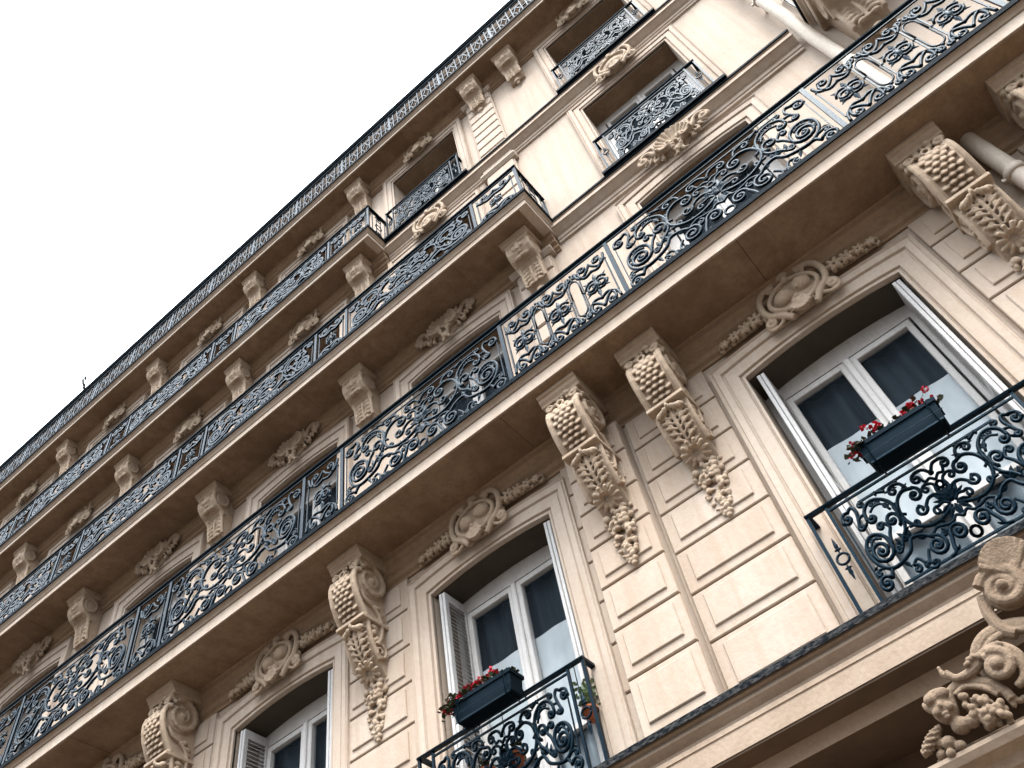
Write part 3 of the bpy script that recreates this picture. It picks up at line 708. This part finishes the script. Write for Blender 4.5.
def small_corbel(k=1.0):
    m = MB(); rnd = random.Random(9)
    m.prism([(0,-.004),(.42,-.004),(.42,-.04),(.395,-.05),(.39,-.075),(.365,-.09),(0,-.09)], -.20, .20)
    prof = [(0,-.08),(.30,-.08),(.345,-.13),(.365,-.20),(.35,-.28),(.30,-.35),(.22,-.40),(.17,-.46),(.15,-.55),(.145,-.66),(.12,-.76),(.06,-.82),(0,-.84)]
    m.prism(prof, -.135, .135)
    for sg in (1,-1):
        m.tube([(sg*.145, a-.01, b) for a, b in prof[1:8]], .026, 8)
        sp = spiral(.225, -.225, .125, 40, 1.9, 1, .12)
        m.tube([(sg*.15, a, b) for a, b in sp], [.024-.010*i/len(sp) for i in range(len(sp))], 7)
        m.ell((sg*.138,.225,-.225), (.025,.12,.12), nu=14, nv=8)
        m.tube([(sg*.13,a,b) for a,b in cat([(.20,-.42),(.17,-.5),(.155,-.62),(.13,-.75)],4)], .022, 7)
        for j in range(5): m.ell((sg*(.07+.01*math.sin(j)), .165-.004*j, -.47-.07*j), (.045,.022,.026), (0,sg*.6,0), 8, 6)
    for q in range(9):                                       # bead row under the abacus
        m.ell((-.15+.0375*q, .36, -.115), (.018,.024,.032), nu=8, nv=6)
    for q in range(6): m.ell((0, .372-.03*max(0,q-3), -.17-.035*q), (.028,.02,.020), nu=8, nv=6)
    for sg in (1,-1): m.ell((sg*.055,.365,-.22), (.03,.02,.05), (0,0,0), 8, 6); m.ell((sg*.045,.30,-.36), (.045,.035,.03), nu=8, nv=6)
    m.tube([(0,.18,-.46),(0,.175,-.60),(0,.14,-.76)], .016, 7)
    m.ell((0,.08,-.85),(.06,.04,.05)); m.ell((0,.05,-.92),(.035,.03,.04))
    if k != 1.0: m.v = [(x, v*k, z) for x, v, z in m.v]
    return m
def oval_cartouche(garland=True):
    m = MB(); rnd = random.Random(5)
    m.ell((0,.05,.03), (.235,.07,.20), nu=24, nv=12)
    m.tube([(.20*math.cos(t)*(1+.08*math.cos(2*t)), .115, .03+.175*math.sin(t)) for t in [i*PI/14 for i in range(28)]], .022, 8, closed=True)
    if garland:
        m.ell((-.085,.105,.03), (.088,.075,.08), (0,.3,0), 16, 10); m.ell((.085,.105,.06), (.088,.075,.08), (0,.3,0), 16, 10)
        for q in range(34):
            a = 2*PI*q/34; m.ell((.225*math.cos(a), .085, .03+.20*math.sin(a)), (.020,.03,.013), (0,-a+.5*(q%2),0), 8, 6)
        m.ell((-.045,.150,.005),(.016,.016,.016)); m.ell((.045,.150,.02),(.016,.016,.016))
    else:
        m.ell((0,.10,.03), (.13,.05,.10), nu=16, nv=10)
    for sg in (1,-1):
        # outer C frame with scrolls at the feet
        p = cat([(sg*.10,.24),(sg*.20,.255),(sg*.27,.18),(sg*.285,.05),(sg*.25,-.06),(sg*.17,-.13),(sg*.10,-.22)], 5)
        m.tube([(a,.10,b) for a, b in p], [.030]*len(p), 8)
        scroll3(m, sg*.275, .09, -.13, .055, 90+sg*60, 1.3, -sg, .024, .014)
        p = cat([(sg*.17,-.14),(sg*.24,-.19),(sg*.30,-.19),(sg*.33,-.14)],4); m.tube([(a,.085,b) for a, b in p], .017, 7)
        scroll3(m, sg*.15, .09, .26, .06, 90-sg*90, 1.4, sg, .024, .012)
        p = cat([(sg*.04,.20),(sg*.10,.17),(sg*.16,.20),(sg*.19,.27)],4); m.tube([(a,.11,b) for a, b in p], .016, 7)
        for q in range(14):
            a = rnd.uniform(-.2,2.4)*sg + PI/2; m.ell((.30*math.cos(a), .06, .06+.25*math.sin(a)), (.035,.03,.022), (0,rnd.random()*3,0), 8, 6)
    # shell or mask at the foot
    for k in range(7):
        a = -PI/2 + (k-3)*.30
        m.tube([(0,.15,-.09),(.13*math.cos(a)*.9,.15,-.09+.15*math.sin(a))], [.014,.024], 7)
    m.ell((0,.13,-.14), (.075,.05,.10), nu=12, nv=8); m.ell((0,.175,-.10), (.026,.02,.02)); m.ell((-.028,.17,-.14),(.014,.012,.010)); m.ell((.028,.17,-.14),(.014,.012,.010))
    m.ell((0,.11,.28), (.06,.04,.04)); m.ell((0,.12,.22),(.035,.04,.05))
    if garland:
        for sg in (1,-1):
            for k in range(4):
                x = sg*(.38+.105*k); r = .078-.010*k; z = .060 - .008*k
                for j in range(6):
                    a = j*PI/3+k; m.ell((x+r*.66*math.cos(a), .075, z+r*.66*math.sin(a)), (r*.40,r*.5,r*.27), (0,-a,0), 8, 6)
                m.ell((x,.075,z),(r*.3,r*.5,r*.3)) if k % 2 else m.tube([(x+r*.35*math.cos(t),.085,z+r*.35*math.sin(t)) for t in [i*PI/4 for i in range(9)]], r*.2, 6)
                m.ell((x+sg*.045,.04,z+.03),(.03,.02,.014),(0,sg*.6,0),8,6); m.ell((x+sg*.04,.04,z-.035),(.028,.02,.014),(0,-sg*.6,0),8,6)
            m.tube([(sg*.27,.02,.05),(sg*.76,.02,.03)], .018, 6)
    return m
def shell_cartouche():
    m = MB(); rnd = random.Random(8)
    for k in range(11):                                      # fan of ribs
        a = PI*(.06 + .88*k/10); L = .235+.03*math.sin(a)
        m.tube([(.03*math.cos(a),.10,-.03+.03*math.sin(a)),(L*.6*math.cos(a),.125,-.03+L*.6*math.sin(a)),(L*math.cos(a),.165,-.03+L*math.sin(a))], [.014,.025,.034], 7)
    m.ell((0,.04,.05),(.22,.06,.18),nu=20,nv=10)
    for sg in (1,-1):
        p = cat([(sg*.05,-.06),(sg*.16,-.02),(sg*.25,.04),(sg*.30,.13),(sg*.37,.16),(sg*.43,.12)],5)
        m.tube([(a,.12,b) for a, b in p], .030, 8); scroll3(m, sg*.405, .10, .085, .065, 60 if sg>0 else 120, 1.5, -sg, .028, .014)
        p = cat([(sg*.04,.03),(sg*.12,-.05),(sg*.19,-.02),(sg*.22,.06),(sg*.24,.15)],5); m.tube([(a,.155,b) for a, b in p], .018, 8)
        scroll3(m, sg*.075, .15, .0, .045, 0, 1.3, sg, .018, .010)
        for q in range(5): m.tube([(sg*(.16+.05*q),.10,.0+.012*q),(sg*(.20+.055*q),.09,-.075+.015*q)], [.022,.012], 6)
        m.ell((sg*.33,.08,.02),(.035,.035,.035)); m.ell((sg*.27,.08,-.06),(.04,.035,.028)); m.ell((sg*.20,.08,-.10),(.028,.03,.028))
    for k in range(16):
        a = rnd.uniform(0,6.3); m.ell((.05*math.cos(a), .13+rnd.uniform(-.02,.03), -.12+.07*math.sin(a)), (.026,.024,.022), (0,rnd.random()*3,0), 8, 6)
    for sg in (1,-1): m.tube([(0,.12,-.13),(sg*.05,.10,-.24),(sg*.11,.09,-.22)], [.03,.022,.008], 7)
    return m
bc = carve(big_corbel(), 'corbel', stone_c, .0055, 1)
put(bc, (-1.95, .12, 6.235))
for x in (-1.18, *PIER[:3], 1.47, 2.32): into(bc, (x, .0, 6.235))
sc = carve(small_corbel(), 'corbel', stone_c, .010, 1)
put(sc, (-1.98, .03, 9.42))
for x in PIER: into(sc, (x, .0, 9.42))
sn = carve(small_corbel(1.4), 'corbel', stone_c, .012, 1); put(sn, (2.26, 0, 9.44)); sn.scale = (1.3,1.15,1.12)
s2 = carve(small_corbel(.88), 'corbel', stone_c, .012, 1)
put(s2, (PIER[0], .0, 12.41))
for x in PIER[1:]: into(s2, (x, .0, 12.41))
for x in (*PIER, -1.98, -1.22): into(s2, (x, .03 if x == -1.98 else 0, 15.33))
oc = carve(oval_cartouche(True), 'cartouche', stone_c, .006, 0)
put(oc, (WX[0], .03, 5.90))
for x in WX[1:4]: into(oc, (x, .03, 5.90))
sh = carve(shell_cartouche(), 'cartouche', stone_c, .009, 1)
put(sh, (WX[0], .03, 9.26))
for x in WX[1:6]: into(sh, (x, .03, 9.24))
ov = carve(oval_cartouche(False), 'cartouche', stone_c, .011, 1)
put(ov, (WX[0], .03, 12.22))
for x in WX[1:]: into(ov, (x, .03, 12.22))
for x in WX: into(ov, (x, .03, 15.15))
# ---- hood over the doorway below, with its carved horn of plenty
mb = MB()
mb.prism([(-.598,1.80),(.30,1.84),(.32,1.90),(.40,1.93),(.42,1.97),(.50,1.99),(.52,2.02),(.52,2.04),(.46,2.05),(-.598,2.06)], -2.2, 2.4)
mb.prism([(-.598,1.4),(.08,1.42),(.08,1.52),(.18,1.60),(.20,1.68),(.30,1.72),(.30,1.78),(-.598,1.79)], -2.2, 2.4)
bobj(mb, 'door_hood', stone_l)
def horn():
    m = MB(); rnd = random.Random(4)
    # coordinates relative to (0, .42, 2.07); the axis of the opening is at x = +.11
    def T(pts, r, n=9, **k): m.tube(pts, r, n, **k)
    # big volute and its strap
    sp = spiral(.02,.47,.115,150,2.0,-1,.12)
    T([(a,.10,b) for a, b in sp], [.034-.014*i/len(sp) for i in range(len(sp))]); m.ell((.02,.12,.47),(.03,.04,.03))
    m.ell((.02,.06,.47),(.11,.05,.11),nu=18,nv=10)
    T([(a,.06,b) for a, b in cat([(-.09,.50),(-.115,.40),(-.10,.30),(-.06,.25)],5)], .032)
    # great arch scrolls
    T([(a,.04,b) for a, b in cat([(-.26,.12),(-.275,.24),(-.20,.31),(-.08,.31),(.05,.25),(.16,.2)],6)], [.042]*31)
    T([(a,.06,b) for a, b in cat([(-.235,.13),(-.24,.22),(-.18,.275),(-.08,.275),(.04,.22)],6)], [.022]*25)
    # leafy horn curling round a boss
    T([(a,.12,b) for a, b in cat([(-.44,.22),(-.41,.165),(-.33,.16),(-.24,.20),(-.16,.19),(-.115,.12),(-.14,.03),(-.2,.0)],6)], [.014+.0011*i for i in range(22)]+[.038-.001*i for i in range(21)])
    sp = spiral(-.215,.115,.075,100,1.5,-1,.2); T([(a,.15,b) for a, b in sp], [.026-.008*i/len(sp) for i in range(len(sp))]); m.ell((-.215,.165,.115),(.032,.035,.032))
    T([(a,.10,b) for a, b in cat([(-.46,.27),(-.455,.22),(-.42,.18)],4)], [.010]*3+[.016]*6)
    for k in range(9): m.ell((-.33+.022*k,.15,.185+.02*math.sin(k*.9)), (.022,.02,.014), (0,k*.5,0), 8, 6)
    # mouth of the horn
    T([(a,.09,b) for a, b in cat([(-.50,.08),(-.47,.135),(-.39,.145),(-.30,.09),(-.26,.02),(-.25,-.03)],6)], .026)
    T([(a,.11,b) for a, b in cat([(-.46,.10),(-.40,.115),(-.33,.07),(-.29,.01)],6)], .014)
    # child's head
    hx, hz, hv = -.535, .05, .14
    m.ell((hx,hv,hz),(.062,.066,.072),nu=18,nv=12); m.ell((hx-.026,hv+.052,hz+.045),(.036,.028,.026)); m.ell((hx+.03,hv+.048,hz+.05),(.038,.028,.028))
    m.ell((hx-.032,hv+.05,hz-.02),(.024,.022,.022)); m.ell((hx+.032,hv+.05,hz-.02),(.024,.022,.022)); m.ell((hx,hv+.068,hz-.004),(.010,.013,.015)); m.ell((hx,hv+.055,hz-.045),(.018,.014,.010)); m.ell((hx,hv+.05,hz-.060),(.016,.014,.012))
    m.ell((hx,hv+.02,hz+.065),(.07,.05,.03)); m.ell((hx-.065,hv-.02,hz+.05),(.02,.02,.04),(0,-.4,0))
    # corn cob
    for j in range(9):
        for k in range(7):
            a = k*2*PI/7 + .4*(j % 2); r = .030*math.sin(PI*(j+1.2)/11)
            m.ell((-.60-.016*j, .12+r*math.sin(a), -.005-.009*j+r*math.cos(a)), (.009,.009,.009), nu=7, nv=5)
    m.ell((-.665,.12,-.04),(.085,.025,.025),(0,-.5,0))
    # grapes
    for k in range(46):
        t = rnd.random(); m.ell((-.42+.10*t+rnd.uniform(-.035,.035), .12+rnd.uniform(0,.05), .03-.13*t+rnd.uniform(-.045,.045)), (.019,.019,.019), nu=9, nv=7)
    # apples, pears
    for x, v, z, r in ((-.51,.13,-.075,.046),(-.455,.14,-.085,.036),(-.60,.12,-.115,.036),(-.64,.10,-.09,.030),(-.66,.10,-.14,.026),(-.40,.12,-.13,.028),(-.56,.12,-.15,.028),(-.615,.13,-.165,.024)): m.ell((x,v,z+.03),(r,r,r*.9),nu=14,nv=9)
    m.tube([(-.40,.14,-.06),(-.39,.15,-.12)], [.030,.022], 9)
    for x, z, r in ((.0,.12,.05),(-.03,.04,.045),(.04,.03,.04),(.09,.11,.05)): m.ell((x,.10,z),(r,r,r*1.1),nu=12,nv=8)
    for k in range(10): m.ell((-.26+.03*k,.08,-.05+.012*rnd.uniform(-1,1)),(.026,.02,.014),(0,rnd.random()*3,0),8,6)
    # shell crest above the volute
    for k in range(6):
        a = PI*.5 + k*.20; m.tube([(.11,.10,.50),(.11+.15*math.cos(a),.13,.50+.20*math.sin(a))], [.016,.026], 8)
    m.ell((.13,.05,.54),(.10,.05,.12),nu=16,nv=10); m.tube([(.03,.06,.56),(.0,.08,.61),(.03,.08,.66),(.09,.06,.66)], .02, 8)
    m.box(-.70,.11,-.05,.06,-.15,-.10)
    m2 = MB(); m2.merge(m); m2.merge(m, lambda p: (.22-p[0], p[1], p[2]))
    return m2
hn = carve(horn(), 'horn_of_plenty_carving', carving_shade, .0045, 1); put(hn, (0, .39, 2.185))
hn['label'] = 'carved horn of plenty with fruit, grapes and corn on the hood ledge'
# ---- downpipe
mb = MB(); px = 1.84; pts = [(px,.12,16.9),(px,.12,12.7),(px,.19,12.45),(px,.19,9.9),(px,.13,9.2),(px,.13,6.6),(px,.13,5.7),(px,.13,3.2),(px,.28,3.0),(px,.28,2.6),(px,.12,2.3),(px,.12,-1.55)]
mb.tube(pts, .070, 16)
dp = bobj(mb, 'downpipe', pipem)
for z, v in ((10.6,.19),(8.2,.13),(6.9,.13),(5.55,.13),(13.8,.12),(11.4,.19),(4.2,.13)):
    mb = MB(); mb.tube([(px,v,z),(px,v,z+.07)], .084, 16); mb.box(px-.02,px+.02,0,v,z+.01,z+.05); mb.box(px-.11,px+.11,v-.012,v+.012,z+.02,z+.05)
    mb.build('pipe_collar', pipem, dp)
# ------------------------------------------------------------------ flower boxes, pots
def leaf_quad(mb, p, s, rnd):
    M = Matrix.Rotation(rnd.uniform(0,6.3),3,'Z') @ Matrix.Rotation(rnd.uniform(-1.1,1.1),3,'X')
    q = []
    for a in range(6):
        t = a*PI/3; r = s*(1 if a % 2 else .8); q.append(Vector(p) + M @ Vector((r*math.cos(t), r*math.sin(t), .12*s*(1 if a%2 else -1))))
    mb.add(q, [(0,1,2,3,4,5)])
def planter(x, v, z, L, label, seed, blooms):
    rnd = random.Random(seed); o = empty('flower_box', (x, v, z), label, 'flower box')
    b = MB(); h = .17
    def ring(dz, ex, ev): return [(-L/2-ex,-.075-ev,dz),(L/2+ex,-.075-ev,dz),(L/2+ex,.075+ev,dz),(-L/2-ex,.075+ev,dz)]
    lv = [ring(0,-.022,-.018), ring(.012,-.012,-.010), ring(h-.03,0,0), ring(h-.028,.012,.010), ring(h,.014,.012), ring(h,-.004,-.006), ring(h-.03,-.010,-.012)]
    vs = [p for r in lv for p in r]; fs = [(3,2,1,0),(24,25,26,27)]
    for i in range(len(lv)-1):
        for k in range(4): j = (k+1)%4; fs.append((i*4+k,i*4+j,i*4+4+j,i*4+4+k))
    b.add(vs, fs); b.build('box', boxm, o)
    f = MB()
    f.box(-L/2+.02, L/2-.02, .080, .083, -.012, .0)
    f.tube([(-L/2+.05,-.16,.05),(-L/2+.05,-.10,h+.01),(-L/2+.05,.088,h+.01),(-L/2+.05,.088,-.01),(-L/2+.05,-.09,-.012)], .005, 5); f.tube([(L/2-.05,-.16,.05),(L/2-.05,-.10,h+.01),(L/2-.05,.088,h+.01),(L/2-.05,.088,-.01),(L/2-.05,-.09,-.012)], .005, 5)
    f.tube([(-L/2-.01,.082,.06),(0,.092,.052),(L/2+.01,.082,.06)], .003, 4)
    f.build('bracket', iron, o)
    lf = MB(); fl = MB()
    for t, n, up, out, red in blooms:
        bx = -L/2 + L*t
        for k in range(int(n*1.6)):
            p = (bx + rnd.gauss(0,.045), rnd.uniform(-.03,.08)+out*rnd.random(), h + rnd.uniform(-.03 if out else .0, up*.6))
            leaf_quad(lf, p, rnd.uniform(.012,.024), rnd)
        for k in range(red):
            ex = bx + rnd.gauss(0,.05); ev = rnd.uniform(0,.07)+out*rnd.uniform(.4,1); ez = h + rnd.uniform(up*.3, up)
            lf.tube([(bx,.03,h-.02),((bx+ex)/2,(.03+ev)/2,h+(ez-h)*.6),(ex,ev,ez)], .002, 4)
            for q in range(11):
                d = Vector((rnd.gauss(0,1),rnd.gauss(0,1),rnd.gauss(0,1))).normalized()*rnd.uniform(.4,1)*.028
                leaf_quad(fl, Vector((ex,ev,ez))+d, rnd.uniform(.009,.015), rnd)
    lf.build('foliage', leafm, o, recalc=False); fl.build('blossom', petal, o, recalc=False)
    return o
p3 = planter(.09, .375, 3.79, .53, 'dark flower box with sparse red blooms on the railing of the nearest window', 5,
        [(.03,26,.04,.03,2),(-.08,12,-.02,.03,4),(.28,14,.09,.0,2),(.42,8,.12,.0,2),(.70,18,.10,0,3),(.80,14,.15,0,4),(.92,16,.06,0,2)])
p2 = planter(-3.29, .375, 3.79, .54, 'dark flower box with a dense row of red geraniums spilling over its left end', 11,
        [(.02,40,.06,.06,3),(-.06,26,-.02,.07,3),(.12,30,.10,.02,3),(.28,26,.12,0,3),(.45,26,.12,0,3),(.62,26,.10,0,3),(.78,20,.09,0,2),(.9,12,.05,0,0)])
def pot(x, v, z, r, label, seed, plant):
    rnd = random.Random(seed); o = empty('plant_pot', (x, v, z), label, 'plant pot', None)
    b = MB(); n = 20; pr = [(0,0),(r*.66,0),(r*.92,r*1.35),(r*1.05,r*1.37),(r*1.06,r*1.75),(r*.96,r*1.75),(r*.92,r*1.5),(0,r*1.45)]
    vs = [(q*math.cos(2*PI*k/n), q*math.sin(2*PI*k/n), w) for q, w in pr for k in range(n)]
    b.add(vs, [(i*n+k,i*n+(k+1)%n,(i+1)*n+(k+1)%n,(i+1)*n+k) for i in range(len(pr)-1) for k in range(n)], True); b.build('pot', terra, o)
    hk = MB(); hk.tube([(r*1.09*math.cos(t), r*1.09*math.sin(t), r*1.3) for t in [i*PI/10 for i in range(20)]], .004, 5, closed=True); hk.tube([(0,r*1.09,r*1.3),(0,.085,r*1.3),(0,.085,3.90-z)], .004, 5); hk.build('hanging_ring', iron, o)
    lf = MB()
    for k in range(plant[0]):
        a = rnd.uniform(0,6.3); q = rnd.uniform(0,plant[1]); hh = r*1.6+rnd.uniform(0,plant[2])
        leaf_quad(lf, (q*math.cos(a), q*math.sin(a), hh), rnd.uniform(.014,.026), rnd)
    for k in range(14):
        a = rnd.uniform(0,6.3); lf.tube([(0,0,r*1.4),(plant[1]*.7*math.cos(a),plant[1]*.7*math.sin(a),r*1.6+plant[2]*.8)], .003, 4)
    lf.build('foliage', plant[3], o, recalc=False)
pot(-2.66, .075, 3.50, .056, 'small terracotta pot of pale green leaves hung behind the right end of the railing', 2, (90,.08,.22,leafl))
pot(-3.60, .075, 3.46, .072, 'small terracotta pot hung behind the railing under the left half of the dense geranium box', 3, (40,.08,.10,leafm))
pot(-3.34, .075, 3.46, .072, 'small terracotta pot hung behind the railing under the right half of the dense geranium box', 4, (36,.08,.10,leafm))
# weeds in the gutter
rnd = random.Random(2); wm = MB()
for k in range(6):
    a = rnd.uniform(-.5,.5); wm.tube([(0,0,0),(a*.2,.1,.22),(a*.5,.22*rnd.random()+.1,.42+.2*rnd.random())], [.012,.010,.005], 5)
for k in range(10): leaf_quad(wm, (rnd.uniform(-.15,.15), .1, rnd.uniform(.05,.35)), .03, rnd)
wo = wm.build('weed', leafm, None, (-13.1,.30,17.34)); wo['label'] = 'thin dark weed sprouting from the roof edge against the sky'; wo['category'] = 'weed'
# ------------------------------------------------------------------ street
def ground(name, x0, x1, v0, v1, z, m, thick=None):
    g = MB()
    if thick: g.box(x0,x1,v0,v1,z-thick,z)
    else: g.add([(x0,v0,z),(x1,v0,z),(x1,v1,z),(x0,v1,z)], [(0,1,2,3)])
    o = g.build(name, m); o['kind'] = 'structure'; return o
ground('ground', -400, 400, -400, 400, -1.76, asphalt)
ground('road', -400, 400, 3.6, 11, -1.74, asphalt)
ground('pavement', -400, 400, .0, 3.5, -1.60, paving, .155)
ground('kerb', -400, 400, 3.503, 3.65, -1.605, stone_l, .15)
# ------------------------------------------------------------------ camera
R = [[0.7654702, 0.62734742, -0.14314538], [-0.57746298, 0.57158945, -0.58294255], [-0.28388711, 0.5288863, 0.79980459]]
cam = bpy.data.cameras.new('camera'); co = bpy.data.objects.new('camera', cam); C.objects.link(co)
M = Matrix((( R[0][0], -R[1][0], -R[2][0]), (R[0][1], -R[1][1], -R[2][1]), (R[0][2], -R[1][2], -R[2][2])))
co.matrix_world = Matrix.Translation((0,-5,0)) @ M.to_4x4()
cam.sensor_width = 36; cam.lens = 897.714/1024*36; cam.clip_end = 2000; cam.clip_start = .05
S.camera = co
# ------------------------------------------------------------------ light
w = bpy.data.worlds.new('World'); S.world = w; w.use_nodes = True; nt = w.node_tree; N = nt.nodes; L = nt.links
bg = N['Background']; sky = N.new('ShaderNodeTexSky'); sky.sky_type = 'NISHITA'; sky.sun_disc = False
EL, AZ = 60, 150                                             # azimuth from +Y clockwise: sun behind and to the right of the camera
sky.sun_elevation = math.radians(EL); sky.sun_rotation = math.radians(AZ); sky.dust_density = 4; sky.air_density = 1.0; sky.ozone_density = 1
hs = N.new('ShaderNodeHueSaturation'); hs.inputs['Saturation'].default_value = .18; hs.inputs['Value'].default_value = 1.0
L.new(sky.outputs['Color'], hs.inputs['Color']); mx = N.new('ShaderNodeMix'); mx.data_type = 'RGBA'; mx.inputs['Factor'].default_value = .65; mx.inputs['B'].default_value = (5.0,5.5,6.05,1)
L.new(hs.outputs['Color'], mx.inputs['A']); tcw = N.new('ShaderNodeTexCoord'); sep = N.new('ShaderNodeSeparateXYZ'); L.new(tcw.outputs['Generated'], sep.inputs['Vector'])
rmp = N.new('ShaderNodeMapRange'); rmp.interpolation_type = 'SMOOTHSTEP'; rmp.inputs['From Min'].default_value = .08; rmp.inputs['From Max'].default_value = .85   # overcast, dimmed further towards the horizon in place of unseen houses opposite
rmp.inputs['To Min'].default_value = .24; rmp.inputs['To Max'].default_value = 1.3; L.new(sep.outputs['Z'], rmp.inputs['Value'])
vm_ = N.new('ShaderNodeVectorMath'); vm_.operation = 'SCALE'; L.new(mx.outputs['Result'], vm_.inputs[0]); L.new(rmp.outputs['Result'], vm_.inputs['Scale'])
L.new(vm_.outputs['Vector'], bg.inputs['Color']); bg.inputs['Strength'].default_value = .15
sl = bpy.data.lights.new('sun', 'SUN'); sl.energy = .5; sl.angle = math.radians(16); sl.color = (1,.93,.84)
so = bpy.data.objects.new('sun', sl); C.objects.link(so)
d = Vector((math.sin(math.radians(AZ))*math.cos(math.radians(EL)), math.cos(math.radians(AZ))*math.cos(math.radians(EL)), math.sin(math.radians(EL))))
so.rotation_euler = d.to_track_quat('Z','Y').to_euler()
S.view_settings.view_transform = 'Standard'; S.view_settings.look = 'None'; S.view_settings.exposure = 2.7; S.view_settings.gamma = 1
S.render.engine = 'CYCLES'
